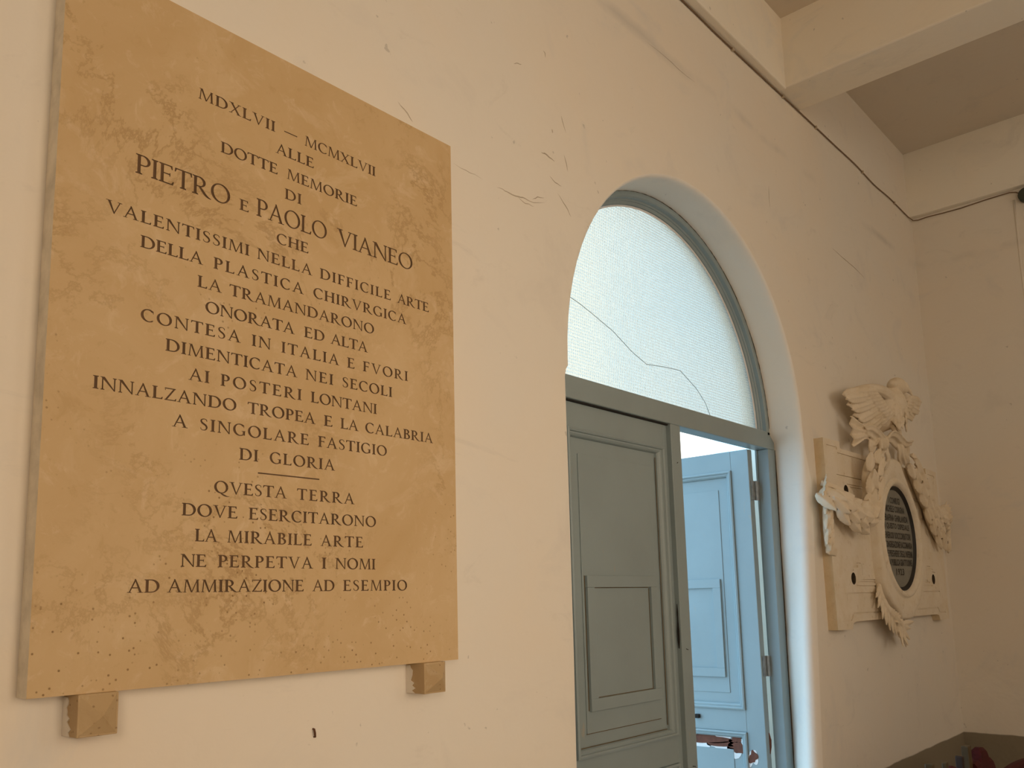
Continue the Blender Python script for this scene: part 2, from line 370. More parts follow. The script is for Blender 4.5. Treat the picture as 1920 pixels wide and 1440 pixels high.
# ring beam over the near bay, cross beam, ring on the end wall
t1 = MB(); t1.add([(-4.0, 1.53, EYE + 2.429), (3.84, 1.556, EYE + 2.429), (3.84, 1.62, EYE + 2.429), (-4.0, 1.62, EYE + 2.429), (-4.0, 1.53, EYE + 2.82), (3.84, 1.556, EYE + 2.82), (3.84, 1.62, EYE + 2.82), (-4.0, 1.62, EYE + 2.82)],
    [(0, 3, 2, 1), (4, 5, 6, 7), (0, 1, 5, 4), (1, 2, 6, 5), (2, 3, 7, 6), (3, 0, 4, 7)])
structure(t1.build('trim_1', M_BEAM, bevel=0.006), 'plaster ring beam jutting over the arched wall')
structure(MB().box(3.83, 4.078, -3.2, 1.61, EYE + 2.434, EYE + 2.95).build('ceiling_beam', M_BEAM, bevel=0.008), 'plastered beam crossing the ceiling')
structure(MB().box(5.80, 5.95, -3.2, 1.61, EYE + 2.432, EYE + 2.9).build('trim_2', M_BEAM, bevel=0.006), 'plaster band along the top of the end wall')

# ------------------------------------------------------------------ fanlight and door frame
YF = 1.755
win = thing('window_1', (CX, YF, EYE + 0.68), 'arched fanlight of obscured wired glass over the grey door', 'window', kind='structure')
def arc_ring(prof, a0=0.0, a1=math.pi, n=48):
    """prof: closed list of (radius, y); swept over the half circle"""
    rings = []
    for i in range(n + 1):
        a = a0 + (a1 - a0) * i / n
        rings.append([(CX + r * math.cos(a), y, CZ + r * math.sin(a)) for r, y in prof])
    return rings
ZT0, ZT1 = EYE + 0.680, EYE + 0.762
MB().loft(arc_ring([(0.885, YF), (0.842, YF), (0.838, YF + 0.004), (0.838, YF + 0.022), (0.832, YF + 0.026), (0.832, YF + 0.07), (0.885, YF + 0.07)])).build('arch_frame', M_DOOR, win, smooth=False)
MB().loft(arc_ring([(0.836, YF + 0.028), (0.822, YF + 0.036), (0.820, YF + 0.050), (0.836, YF + 0.050)])).build('glazing_bead', M_DOOR, win)
MB().loft(arc_ring([(0.8195, YF + 0.040), (0.8135, YF + 0.0446), (0.8195, YF + 0.0446)])).build('putty_line', M_PRIMER, win)['label'] = 'pale putty line round the glass'
tr = MB(); tr.box(2.06, 3.86, YF, YF + 0.07, ZT0, ZT1)
tr.build('transom', M_DOOR, win, bevel=0.004)
mb = MB(); pts = [(CX + 0.834 * math.cos(math.pi * i / 48), CZ + 0.834 * math.sin(math.pi * i / 48)) for i in range(49)] + [(CX - 0.834, ZT1 - 0.01), (CX + 0.834, ZT1 - 0.01)]
n = len(pts); mb.add([(x, 1.800, z) for x, z in pts] + [(x, 1.806, z) for x, z in pts], [tuple(range(n)), tuple(range(2 * n - 1, n - 1, -1))] + [(i, (i + 1) % n, (i + 1) % n + n, i + n) for i in range(n)])
mb.build('glass_pane', M_GLASS, win)
crk = [(2.32, 1.075), (2.419, 1.057), (2.498, 1.036), (2.63, .997), (2.75, .943), (2.849, .913), (2.979, .927), (3.104, .935), (3.229, .881), (3.30, .83), (3.346, .765)]
MB().tube([(x, 1.7992, EYE + z) for x, z in crk], 0.0011, 5).build('crack', M_CRACK, win)['label'] = 'crack line across the glass'
# crusts of dirty paint where the frame meets the plaster
random.seed(3); cr = MB(); ar = [math.radians(2 + 140 * i / 160) for i in range(161)]
cr.tube([(CX + 0.8615 * math.cos(a), YF - 0.0005, CZ + 0.8615 * math.sin(a)) for a in ar], [0.0006 + 0.0026 * max(0, noise.noise((a * 9, 3.1, 0))) + .0012 * random.random() for a in ar], 6)
cr.build('paint_crust', M_CRUST, win)
jb = thing('door_frame', (3.80, YF, 0), 'blue grey timber jambs of the arched doorway', 'door frame', kind='structure')
def jamb(xa_t, xa_b, xb):  # leaning jamb post
    m = MB(); m.add([(xa_b, YF, 0), (xb, YF, 0), (xb, YF + 0.055, 0), (xa_b, YF + 0.055, 0), (xa_t, YF, ZT0), (xb, YF, ZT0), (xb, YF + 0.055, ZT0), (xa_t, YF + 0.055, ZT0)],
        [(0, 3, 2, 1), (4, 5, 6, 7), (0, 1, 5, 4), (1, 2, 6, 5), (2, 3, 7, 6), (3, 0, 4, 7)]); return m
jamb(3.790, 3.745, 3.90).build('jamb', M_DOOR, jb, bevel=0.003)
MB().box(3.783, 3.90, YF + .0555, YF + .064, 0.02, ZT0).build('jamb_stop', M_DOOR, jb)
jamb(2.150, 2.150, 2.02).build('jamb', M_DOOR, jb, bevel=0.003)
MB().tube([(3.860 - 0.031 * t, YF - 0.001, ZT0 - 1.55 * t) for t in (0, .1, .25, .4, .6, .8, 1)], [.001, .004, .002, .004, .0025, .004, .002], 5).build('paint_crust', M_CRUST, jb)

# ------------------------------------------------------------------ door leaves
LW, LT = 0.741, 0.042
def leaf_parts(P):
    """P(u, w, z) -> world; u from the hinge edge, w out of the inner face, z above the floor. Returns the parts as builders"""
    def bx(mb, u0, u1, w0, w1, z0, z1):
        vs = [P(u, w, z) for z in (z0, z1) for w in (w0, w1) for u in (u0, u1)]
        mb.add(vs, [(0, 1, 3, 2), (4, 6, 7, 5), (0, 4, 5, 1), (1, 5, 7, 3), (3, 7, 6, 2), (2, 6, 4, 0)])
    zt = EYE + 0.6765; body = MB()
    s0, s1 = 0.088, 0.704
    bx(body, 0, s0, -LT, 0, 0.012, zt); bx(body, s1, LW, -LT, 0, 0.012, zt)
    bx(body, s0, s1, -LT, 0, EYE + .585, zt); bx(body, s0, s1, -LT, 0, EYE - .600, EYE - .503); bx(body, s0, s1, -LT, 0, 0.012, 0.16)
    panels = []
    for z0, z1, inner in ((EYE - .503, EYE + .585, True), (0.16, EYE - .600, False)):
        p = MB()
        bx(p, s0, s1, -0.030, -0.014, z0, z1)                                   # panel board
        f0, f1 = (0.166, 0.62); g0, g1 = z0 + .071, z1 - .083
        bx(p, f0, f1, -0.014, -0.0105, g0, g1)                                 # raised field with its thin outline
        if inner:
            a0, a1, b0, b1, t = 0.180, 0.611, EYE - .362, EYE + .085, 0.040     # applied box moulding
            for (c0, c1, d0, d1) in ((a0, a1, b1 - t, b1), (a0, a1, b0, b0 + t), (a0, a0 + t, b0 + t, b1 - t), (a1 - t, a1, b0 + t, b1 - t)):
                bx(p, c0, c1, -0.0105, 0.001, d0, d1)
        panels.append(p)
    mould = []
    for z0, z1 in ((EYE - .503, EYE + .585), (0.16, EYE - .600)):
        m = MB(); prof = [(0.0, -0.014), (0.0, 0.010), (0.007, 0.0125), (0.012, 0.010), (0.014, 0.004), (0.020, 0.0045), (0.026, 0.0), (0.029, -0.006), (0.030, -0.014)]
        rings = []
        for (u, z, du, dz) in ((s0, z0, 1, 1), (s1, z0, -1, 1), (s1, z1, -1, -1), (s0, z1, 1, -1)):
            rings.append([P(u + du * a * (1.45 if du < 0 else 1), w, z + dz * a * 0.95) for a, w in prof])
        rings.append(rings[0]); m.loft(rings, closed_ring=True, caps=False); mould.append(m)
    return body, panels, mould, bx
def make_leaf(root, P):
    body, panels, mould, bx = leaf_parts(P)
    body.build('leaf_frame', M_DOOR, root, bevel=0.002)
    for p in panels: p.build('panel', M_DOOR, root, bevel=0.0012)
    for m in mould: m.build('panel_moulding', M_DOOR, root)
    return bx
# closed left leaf with the meeting strip
YL = 1.776
d1 = thing('door_1', (2.57, YL, 0), 'closed blue grey panelled door leaf left of the gap', 'door', kind='structure')
PL = lambda u, w, z: (2.197 + u, YL - w, z)
bx = make_leaf(d1, PL)
m = MB(); m.add([(2.930, YF, 0.012), (3.0, YF, 0.012), (3.0, YF + .065, 0.012), (2.930, YF + .065, 0.012), (2.930, YF, ZT0), (3.0025, YF, ZT0), (3.0025, YF + .065, ZT0), (2.930, YF + .065, ZT0)],
    [(0, 3, 2, 1), (4, 5, 6, 7), (0, 1, 5, 4), (1, 2, 6, 5), (2, 3, 7, 6), (3, 0, 4, 7)])
m.build('meeting_strip', M_DOOR, d1, bevel=0.003)
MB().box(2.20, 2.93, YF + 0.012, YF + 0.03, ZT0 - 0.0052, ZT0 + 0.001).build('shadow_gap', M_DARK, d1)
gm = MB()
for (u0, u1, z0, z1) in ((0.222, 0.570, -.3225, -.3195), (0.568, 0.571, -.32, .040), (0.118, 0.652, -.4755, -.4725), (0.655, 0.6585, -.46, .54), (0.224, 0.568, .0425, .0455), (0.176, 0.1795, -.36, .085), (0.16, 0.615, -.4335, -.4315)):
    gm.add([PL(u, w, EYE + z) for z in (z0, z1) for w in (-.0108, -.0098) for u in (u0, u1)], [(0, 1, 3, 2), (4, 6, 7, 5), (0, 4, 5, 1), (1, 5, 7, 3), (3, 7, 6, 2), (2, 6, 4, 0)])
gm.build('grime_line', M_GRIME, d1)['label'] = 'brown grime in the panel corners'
kh = MB(); kp = [(2.9335, -0.02), (2.938, -0.05), (2.940, -0.085), (2.941, -0.12), (2.942, -0.16), (2.944, -0.187)]
kh.tube([(2.9298 - .0003 * (x > 0), YF + 0.012, EYE + z) for x, z in kp], [.001, .003, .0025, .005, .005, .002], 6)
kh.build('keyhole_gap', M_DARK, d1)
nl = MB()
for z in (0.53, -0.19, -0.62): nl.tube([(2.968 + random.uniform(-.012, .02), YF - 0.0008, EYE + z), (2.969 + random.uniform(-.012, .02), YF - .0008, EYE + z - .004)], 0.0014, 6)
nl.build('nail_mark', M_DARK, d1)
# open right leaf, swung outwards square to the wall
d2 = thing('door_2', (3.72, 1.83, 0), 'open panelled door leaf lit pale blue by the sky outside', 'door', kind='structure')
XL = 3.700
PR = lambda u, w, z: (XL - w, 1.816 + u, z)
bx = make_leaf(d2, PR)
def patch(name, pts, mat, parent, P, w=0.0016, n=60):
    """thin irregular flake on the leaf: pts outline (u, z)"""
    k = len(pts); vs = [P(u, w, z) for u, z in pts] + [P(u, -0.004, z) for u, z in pts]
    fs = [tuple(range(k)), tuple(range(2 * k - 1, k - 1, -1))] + [(i, (i + 1) % k, (i + 1) % k + k, i + k) for i in range(k)]
    return MB().add(vs, fs)
def blob(cu, cz, ru, rz, seed, n=26, rough=0.35):
    random.seed(seed); ph = [random.uniform(0, 6.28) for _ in range(5)]
    out = []
    for i in range(n):
        a = 2 * math.pi * i / n; k = 1 + sum(math.sin((j + 2) * a + ph[j]) * rough / (j + 1.5) for j in range(5))
        out.append((cu + ru * k * math.cos(a), cz + rz * k * math.sin(a)))
    return out
pr_, wd = MB(), MB()
for s, (cu, cz, ru, rz) in enumerate(((0.30, -0.645, 0.09, 0.026), (0.155, -0.640, 0.030, 0.013), (0.148, -0.672, 0.040, 0.022), (0.225, -0.664, 0.06, 0.012), (0.066, -0.705, 0.020, 0.026))):
    zz = -0.006 if s < 4 else 0.0
    P2 = (lambda o: (lambda u, w, z: PR(u, w + o, z)))(-0.0135 if s < 4 else 0.0)
    q = patch('', blob(cu + 0.004, EYE + cz - 0.006, ru * 1.25, rz * 1.4, 40 + s), None, None, P2, 0.0015); pr_.add(q.v, q.f)
    q = patch('', blob(cu, EYE + cz, ru, rz, 60 + s), None, None, P2, 0.0028); wd.add(q.v, q.f)
q = MB(); q.tube([(3.732, 1.8155, EYE - .60), (3.736, 1.814, EYE - .63), (3.735, 1.814, EYE - .66), (3.732, 1.8155, EYE - .69)], [.002, .006, .005, .002], 6); wd.add(q.v, q.f)
pr_.build('chipped_primer', M_PRIMER, d2)['label'] = 'white chipped primer at the peeling paint'
wd.build('bare_wood', M_PEEL, d2)['label'] = 'red brown wood where the paint has peeled'
m = MB(); bx(m, 0.012, 0.05, -.056, -LT - .0005, 0.012, EYE + .6765); m.build('rebate_strip', M_DOOR, d2)
m = MB(); bx(m, 0.32, 0.345, 0.0, 0.02, EYE - 0.552, EYE - 0.534); m.build('latch', M_DARK, d2, bevel=0.003)
for zc in (EYE + 0.485, EYE - 0.31, EYE - 1.2):
    h = MB(); h.tube([(3.752, 1.808, zc - .045), (3.752, 1.808, zc + .045)], 0.008, 10)
    h.box(3.752, 3.792, 1.8085, 1.8115, zc - .045, zc + .045); h.box(3.712, 3.752, 1.8125, 1.8155, zc - .045, zc + .045)
    h.build('hinge', M_HINGE, d2)['label'] = 'painted steel butt hinge'

# ------------------------------------------------------------------ incised lettering: a roman capital alphabet drawn as polygons
T, H, SF, EX_ = 0.148, 0.066, 0.046, 0.075
def cat(pts, n=5):
    out = []
    for i in range(len(pts) - 1):
        p0, p1, p2, p3 = pts[max(i - 1, 0)], pts[i], pts[i + 1], pts[min(i + 2, len(pts) - 1)]
        for k in range(n):
            t = k / n
            out.append(tuple(0.5 * (2 * p1[j] + (-p0[j] + p2[j]) * t + (2 * p0[j] - 5 * p1[j] + 4 * p2[j] - p3[j]) * t * t + (-p0[j] + 3 * p1[j] - 3 * p2[j] + p3[j]) * t ** 3) for j in range(len(p1))))
    out.append(tuple(pts[-1])); return out
def rect(x0, x1, y0, y1): return [(x0, y0), (x1, y0), (x1, y1), (x0, y1)]
def stem(x, y0=0.0, y1=1.0, bot=True, top=True, w=None):
    w = w or T
    g = [rect(x, x + w, y0, y1)]
    if bot: g.append([(x - EX_, y0), (x + w + EX_, y0), (x + w + EX_, y0 + SF), (x + w + .01, y0 + SF + .03), (x - .01, y0 + SF + .03), (x - EX_, y0 + SF)])
    if top: g.append([(x - EX_, y1), (x - EX_, y1 - SF), (x - .01, y1 - SF - .03), (x + w + .01, y1 - SF - .03), (x + w + EX_, y1 - SF), (x + w + EX_, y1)])
    return g
def strip(pts):
    """pts (x, y, thickness) -> quads"""
    L_, R_ = [], []
    for i, (x, y, w) in enumerate(pts):
        a = pts[max(i - 1, 0)]; b = pts[min(i + 1, len(pts) - 1)]
        d = Vector((b[0] - a[0], b[1] - a[1]))
        d = d.normalized() if d.length > 1e-9 else Vector((1, 0)); nn = Vector((-d.y, d.x)) * (w / 2)
        L_.append((x + nn.x, y + nn.y)); R_.append((x - nn.x, y - nn.y))
    return [[L_[i], R_[i], R_[i + 1], L_[i + 1]] for i in range(len(pts) - 1)]
def arc(cx, cy, rx, ry, a0, a1, n=20, tilt=0.25):
    tk, th = T, H
    pts = []
    for i in range(n + 1):
        a = math.radians(a0 + (a1 - a0) * i / n)
        w = th + (tk - th) * abs(math.cos(a - tilt)) ** 1.6
        pts.append((cx + (rx - w / 2) * math.cos(a), cy + (ry - w / 2) * math.sin(a), w))
    return strip(pts)
def diag(x0, y0, x1, y1, w):  # slanting stroke of horizontal width w
    return [[(x0, y0), (x0 + w, y0), (x1 + w, y1), (x1, y1)]]
def hserif(x0, x1, y0, y1): return [rect(x0, x1, y0, y1)]
def glyph(c):
    e = EX_
    if c == 'I': return stem(e), T + 2 * e
    if c == '-': return [rect(0, 1.35, 0.44, 0.53)], 1.35
    if c in 'ELF':
        g = stem(e)
        if c in 'EL':
            w = 0.62 if c == 'E' else 0.60
            g += [rect(e, w, 0, H), [(w - .09, H - .01), (w, 0), (w + .035, .19), (w - .01, .19)]]
        if c in 'EF':
            g += [rect(e, 0.57, 1 - H, 1), [(.49, 1 - H), (.57, 1), (.585, .80), (.545, .80)], rect(e, 0.48, .49, .49 + H), rect(.455, .49, .42, .60)]
        return g, {'E': .655, 'L': .63, 'F': .59}[c]
    if c == 'T':
        w = 0.74
        return stem((w - T) / 2, top=False) + [rect(0, w, 1 - H, 1), [(0, 1), (.08, 1 - H), (.02, .79), (-.02, .79)], [(w, 1), (w + .02, .79), (w - .02, .79), (w - .08, 1 - H)]], w
    if c == 'H':
        w = 0.88; return stem(e) + stem(w - T - e) + [rect(e, w - e, .49, .49 + H)], w
    if c == 'N':
        w = 0.88
        return stem(e + .01, top=False, w=.07) + stem(w - e - .07, bot=False, w=.07) + [[(e - .06, 1), (e + .15, 1), (w - e, 0), (w - e - .05, -.02)], rect(e - .09, e + .06, 1 - SF, 1)], w
    if c == 'M':
        w = 1.02; m_ = w / 2
        g = diag(.075, 0, .14, 1, .06) + [[(.135, 1), (.265, 1), (m_ + .055, 0), (m_ - .035, 0)], [(m_ - .02, 0), (m_ + .04, 0), (w - .145, 1), (w - .20, 1)], [(w - .22, 1), (w - .11, 1), (w - .065, 0), (w - .195, 0)]]
        return g + [rect(0, .20, 0, SF), rect(w - .27, w, 0, SF), rect(.06, .24, 1 - SF, 1), rect(w - .24, w - .05, 1 - SF, 1)], w
    if c == 'A':
        w = 0.86
        return [[(.06, 0), (.125, 0), (.455, .93), (.40, 1.02)], [(.37, 1.03), (.44, 1.03), (w - .06, 0), (w - .21, 0)], rect(.18, w - .24, .33, .33 + H), rect(-.02, .21, 0, SF), rect(w - .31, w + .02, 0, SF)], w
    if c == 'V':
        w = 0.86
        return [[(.06, 1), (.21, 1), (.49, .0), (.43, -.03)], [(w - .06, 1), (w - .125, 1), (.43, .06), (.46, -.03)], rect(-.02, .31, 1 - SF, 1), rect(w - .23, w + .02, 1 - SF, 1)], w
    if c == 'X':
        w = 0.82
        return [[(.05, 1), (.21, 1), (w - .05, 0), (w - .21, 0)], [(.06, 0), (.13, 0), (w - .08, 1), (w - .15, 1)], rect(-.02, .22, 0, SF), rect(w - .31, w + .02, 0, SF), rect(-.02, .30, 1 - SF, 1), rect(w - .25, w, 1 - SF, 1)], w
    if c == 'Z':
        w = 0.70
        return [[(.02, 0), (.18, H), (w - .02, 1), (w - .18, 1 - H)], rect(.04, w - .02, 1 - H, 1), rect(.02, w, 0, H), [(.04, 1), (.09, .80), (.05, .80), (.02, 1)], [(w - .08, H), (w, 0), (w + .03, .20), (w - .01, .20)]], w
    if c in 'OQ':
        g = arc(.46, .5, .46, .525, 0, 360, 32)
        if c == 'Q': g += strip(cat([(.40, .03, .05), (.50, -.05, .10), (.66, -.16, .12), (.86, -.24, .07), (1.02, -.22, .02)], 4))
        return g, .92
    if c in 'CG':
        g = arc(.45, .5, .45, .525, 48, 308 if c == 'C' else 325, 26)
        g += [[(.70, .90), (.745, .92), (.745, .70), (.715, .70)]]
        if c == 'G': g += [rect(.66, .66 + T * .9, .06, .43), rect(.58, .84, .43 - SF, .43)]
        else: g += [[(.70, .10), (.75, .16), (.72, .19), (.67, .12)]]
        return g, (.78 if c == 'C' else .86)
    if c == 'D':
        g = stem(e) + [rect(e, .42, 1 - H, 1), rect(e, .42, 0, H)] + arc(.40, .5, .46, .5, -90, 90, 20)
        return g, .87
    if c in 'PRB':
        g = stem(e)
        if c == 'B':
            g += [rect(e, .34, 1 - H, 1), rect(e, .36, .51, .51 + H), rect(e, .36, 0, H)] + arc(.32, .765, .25, .235, -90, 90, 14) + arc(.34, .28, .30, .28, -90, 90, 14); return g, .66
        g += [rect(e, .34, 1 - H, 1), rect(e, .34, .44, .44 + H)] + arc(.32, .72, .29, .28, -90, 90, 16)
        if c == 'R':
            g += strip(cat([(.33, .47, .10), (.48, .27, .125), (.62, .10, .12), (.76, .01, .075), (.88, -.02, .03)], 4)); return g, .82
        return g, .62
    if c == 'S':
        p = [(.455, .77, .03), (.43, .90, .05), (.29, .965, .058), (.14, .905, .085), (.095, .775, .11), (.16, .635, .128), (.28, .535, .14), (.405, .42, .128), (.455, .265, .11), (.40, .105, .08), (.26, .033, .058), (.11, .085, .05), (.07, .24, .03)]
        return strip(cat(p, 3)), .54
    raise KeyError(c)
LINES = [
 (1.0327, [('MDXLVII', 0.824, 1.004), ('-', 1.027, 1.061), ('MCMXLVII', 1.081, 1.285)]),
 (0.9859, [('ALLE', 1.007, 1.106)]),
 (0.9361, [('DOTTE', 0.876, 1.012), ('MEMORIE', 1.036, 1.229)]),
 (0.8880, [('DI', 1.031, 1.074)]),
 (0.8257, [('PIETRO', 0.702, 0.900), ('e', 0.922, 0.944), ('PAOLO', 0.962, 1.143), ('VIANEO', 1.172, 1.403)]),
 (0.7795, [('CHE', 1.012, 1.094)]),
 (0.7309, [('VALENTISSIMI', 0.651, 0.947), ('NELLA', 0.966, 1.104), ('DIFFICILE', 1.125, 1.332), ('ARTE', 1.353, 1.457)]),
 (0.6818, [('DELLA', 0.717, 0.844), ('PLASTICA', 0.867, 1.082), ('CHIRVRGICA', 1.108, 1.381)]),
 (0.6345, [('LA', 0.834, 0.886), ('TRAMANDARONO', 0.904, 1.280)]),
 (0.5860, [('ONORATA', 0.852, 1.060), ('ED', 1.085, 1.139), ('ALTA', 1.156, 1.261)]),
 (0.5395, [('CONTESA', 0.723, 0.931), ('IN', 0.957, 1.002), ('ITALIA', 1.028, 1.179), ('E', 1.202, 1.223), ('FVORI', 1.247, 1.385)]),
 (0.4914, [('DIMENTICATA', 0.773, 1.068), ('NEI', 1.090, 1.163), ('SECOLI', 1.188, 1.335)]),
 (0.4431, [('AI', 0.822, 0.865), ('POSTERI', 0.889, 1.080), ('LONTANI', 1.104, 1.288)]),
 (0.3957, [('INNALZANDO', 0.642, 0.925), ('TROPEA', 0.951, 1.116), ('E', 1.139, 1.162), ('LA', 1.184, 1.234), ('CALABRIA', 1.254, 1.466)]),
 (0.3471, [('A', 0.792, 0.822), ('SINGOLARE', 0.847, 1.100), ('FASTIGIO', 1.124, 1.318)]),
 (0.2983, [('DI', 0.934, 0.977), ('GLORIA', 1.004, 1.169)]),
 (0.2751, [('_', 0.977, 1.128)]),
 (0.2273, [('QVESTA', 0.881, 1.046), ('TERRA', 1.072, 1.223)]),
 (0.1791, [('DOVE', 0.816, 0.933), ('ESERCITARONO', 0.958, 1.285)]),
 (0.1312, [('LA', 0.844, 0.891), ('MIRABILE', 0.912, 1.110), ('ARTE', 1.133, 1.248)]),
 (0.0827, [('NE', 0.817, 0.869), ('PERPETVA', 0.893, 1.113), ('I', 1.136, 1.148), ('NOMI', 1.172, 1.283)]),
 (0.0350, [('AD', 0.719, 0.778), ('AMMIRAZIONE', 0.793, 1.091), ('AD', 1.113, 1.170), ('ESEMPIO', 1.193, 1.378)]),
]
def word_polys(word, xl, xr, z, h):
    global T, H
    T, H = (0.130, 0.060) if h > 0.03 else (0.165, 0.078)
    if word == '_': return [rect(xl, xr, z - 0.0013, z + 0.0015)]
    if word == 'e': word = 'E'
    gl = [glyph(c) for c in word]; tot = sum(w for _, w in gl); nn = len(gl) - 1
    W_ = (xr - xl) / h; sx = 1.38
    lim = 0.035
    if nn == 0: sx = W_ / tot; gap = 0.0
    else:
        sx = min(1.38, W_ / (tot + lim * nn)); gap = (W_ / sx - tot) / nn
    out = []; x = 0.0
    for g, w in gl:
        for p in g: out.append([(xl + (x + a) * h * sx, z + b * h) for a, b in p])
        x += w + gap
    return out
def incise(band, polys, y0, depth, wall_only=False):
    """cut polygons into the rectangle band of the plane y = y0 (front towards -y). Returns (face MB, cut MB)"""
    x0, x1, z0, z1 = band
    co = [Vector((x0, z0)), Vector((x1, z0)), Vector((x1, z1)), Vector((x0, z1))]; fc = [[0, 1, 2, 3]]
    for p in polys:
        ar = sum(p[i][0] * p[(i + 1) % len(p)][1] - p[(i + 1) % len(p)][0] * p[i][1] for i in range(len(p)))
        if abs(ar) < 1e-10: continue
        q = p if ar > 0 else p[::-1]
        fc.append(list(range(len(co), len(co) + len(q)))); co += [Vector(a) for a in q]
    v, e, f, ov, oe, of = delaunay_2d_cdt(co, [], fc, 1, 1e-7)
    cut = [len([k for k in o if k != 0]) > 0 for o in of]
    face, hole = MB(), MB()
    face.add([(p.x, y0, p.y) for p in v], [tuple(q) for q, c in zip(f, cut) if not c])
    hole.add([(p.x, y0 + depth, p.y) for p in v], [tuple(q) for q, c in zip(f, cut) if c])
    edges = {}
    for q, c in zip(f, cut):
        for i in range(len(q)):
            k = (min(q[i], q[(i + 1) % len(q)]), max(q[i], q[(i + 1) % len(q)])); edges.setdefault(k, []).append(c)
    ws = [k for k, c in edges.items() if len(c) == 2 and c[0] != c[1]]
    for a, b in ws:
        pa, pb = v[a], v[b]
        hole.add([(pa.x, y0, pa.y), (pb.x, y0, pb.y), (pb.x, y0 + depth, pb.y), (pa.x, y0 + depth, pa.y)], [(0, 1, 2, 3)])
    return face, hole

# ------------------------------------------------------------------ the big inscribed tablet
TX0, TX1, TZ0, TZ1, TY = 0.5615, 1.5430, EYE - 0.1338, EYE + 1.2146, 1.5552
tab = thing('memorial_tablet', (1.05, 1.6, TZ0), 'large yellow limestone tablet with incised roman lettering on the cream wall', 'stone tablet')
slabm = MB(); rows = sorted(LINES, key=lambda r: r[0])
bounds = [TZ0]
for a, b in zip(rows[:-1], rows[1:]):
    topa = EYE + a[0] + (0.004 if a[1][0][0] == '_' else 0.0255 if abs(a[0] - .8257) > .01 else 0.042); bota = EYE + b[0] - (0.008 if b[1][0][0] in ('QVESTA',) else 0.002)
    bounds.append((topa + bota) / 2)
bounds.append(TZ1)
for k, (z, words) in enumerate(rows):
    polys = []
    for (w, a, b) in words:
        h = 0.0239 if abs(z - .8257) > .01 or w == 'e' else 0.0393
        polys += word_polys(w, a, b, EYE + z, h)
    fce, hol = incise((TX0, TX1, bounds[k], bounds[k + 1]), polys, TY, 0.0016)
    slabm.add(fce.v, fce.f)
    nm = 'incised_rule' if words[0][0] == '_' else 'inscription_line'
    hol.build(nm, M_INK, tab)['label'] = 'short dark incised rule' if nm == 'incised_rule' else 'dark brown incised letters'
slabm.build('tablet_face', M_STONE, tab)
ed = MB()
ed.add([(TX0, TY, TZ0), (TX1, TY, TZ0), (TX1, TY, TZ1), (TX0, TY, TZ1), (TX0, 1.5986, TZ0), (TX1, 1.5986, TZ0), (TX1, 1.5986, TZ1), (TX0, 1.5986, TZ1)],
       [(0, 1, 5, 4), (1, 2, 6, 5), (2, 3, 7, 6), (3, 0, 4, 7), (4, 5, 6, 7)])
ed.build('tablet_edge', M_EDGE, tab)['label'] = 'grey sawn edge of the slab'

# two stone corbels under it
def corbel(x0, x1, yf, ax, az, label, pz):
    t = thing('corbel', ((x0 + x1) / 2, 1.6, EYE - 0.204), label, 'corbel', 'corbels under the large tablet')
    z0, z1 = EYE - 0.2045, TZ0
    MB().box(x0, x1, yf, 1.602, z0, z1).build('block', M_CORBEL, t, bevel=0.0015)
    i = 0.003
    MB().add([(x0 + i, yf, z0 + i), (x1 - i, yf, z0 + i), (x1 - i, yf, z1 - i), (x0 + i, yf, z1 - i), (ax, yf - pz, az)], [(0, 1, 4), (1, 2, 4), (2, 3, 4), (3, 0, 4), (3, 2, 1, 0)]).build('pyramid_face', M_CORBEL, t)
    random.seed(int(x0 * 100)); mo = MB()   # smear of wall plaster along its root
    ol = [(1.5995, z0 + .001)] + [(1.6 - random.uniform(.016, .030) * (1.3 - .6 * k / 11), z0 + .001 + .064 * k / 11) for k in range(12)] + [(1.5995, z0 + .065)]
    n_ = len(ol); mo.add([(x0 - .0016, y_, z_) for y_, z_ in ol] + [(x0 + .002, y_, z_) for y_, z_ in ol], [tuple(range(n_)), tuple(range(2 * n_ - 1, n_ - 1, -1))] + [(i, (i + 1) % n_, (i + 1) % n_ + n_, i + n_) for i in range(n_)])
    mo.build('plaster_smear', M_WALL, t)['label'] = 'smear of cream wall plaster'
corbel(0.638, 0.706, 1.543, 0.673, EYE - 0.171, 'brown stone corbel with a pyramid face under the left end of the tablet', 0.017)
corbel(1.4135, 1.4815, 1.537, 1.448, EYE - 0.169, 'brown stone corbel with a pyramid face under the right end of the tablet', 0.025)

# rusty stub and scratches in the plaster under it
tag(MB().tube([(1.1497, 1.602, EYE - .2545), (1.1497, 1.596, EYE - .255), (1.1512, 1.595, EYE - .263), (1.1526, 1.596, EYE - .271), (1.1526, 1.602, EYE - .2715)], 0.0023, 8).build('nail', M_RUST), 'small rusty iron stub in the wall below the tablet', 'nail')

# ------------------------------------------------------------------ cable along the top of the wall
cp = [(-2.0, 2.422), (0.5, 2.425), (1.9, 2.424), (2.929, 2.425), (3.2, 2.421), (3.509, 2.423), (3.75, 2.426), (3.903, 2.428), (4.2, 2.431), (4.55, 2.433), (4.83, 2.437), (5.0, 2.428), (5.166, 2.422), (5.4, 2.432), (5.6, 2.428), (5.76, 2.424)]
cpath = [(x, 1.5945, EYE + z - 0.002) for x, z in cat(cp, 4)]
cpath += [(5.83, 1.585, EYE + 2.416), (5.846, 1.56, EYE + 2.415), (5.845, 1.5, EYE + 2.418), (5.846, 1.4, EYE + 2.414), (5.845, 1.3, EYE + 2.412), (5.846, 1.15, EYE + 2.42), (5.846, 1.02, EYE + 2.422), (5.846, 0.985, EYE + 2.412), (5.848, 0.955, EYE + 2.388)]
cab = thing('cable', (2, 1.59, EYE + 2.42), 'thin brown cable clipped under the ring beam along the top of the wall', 'cable')
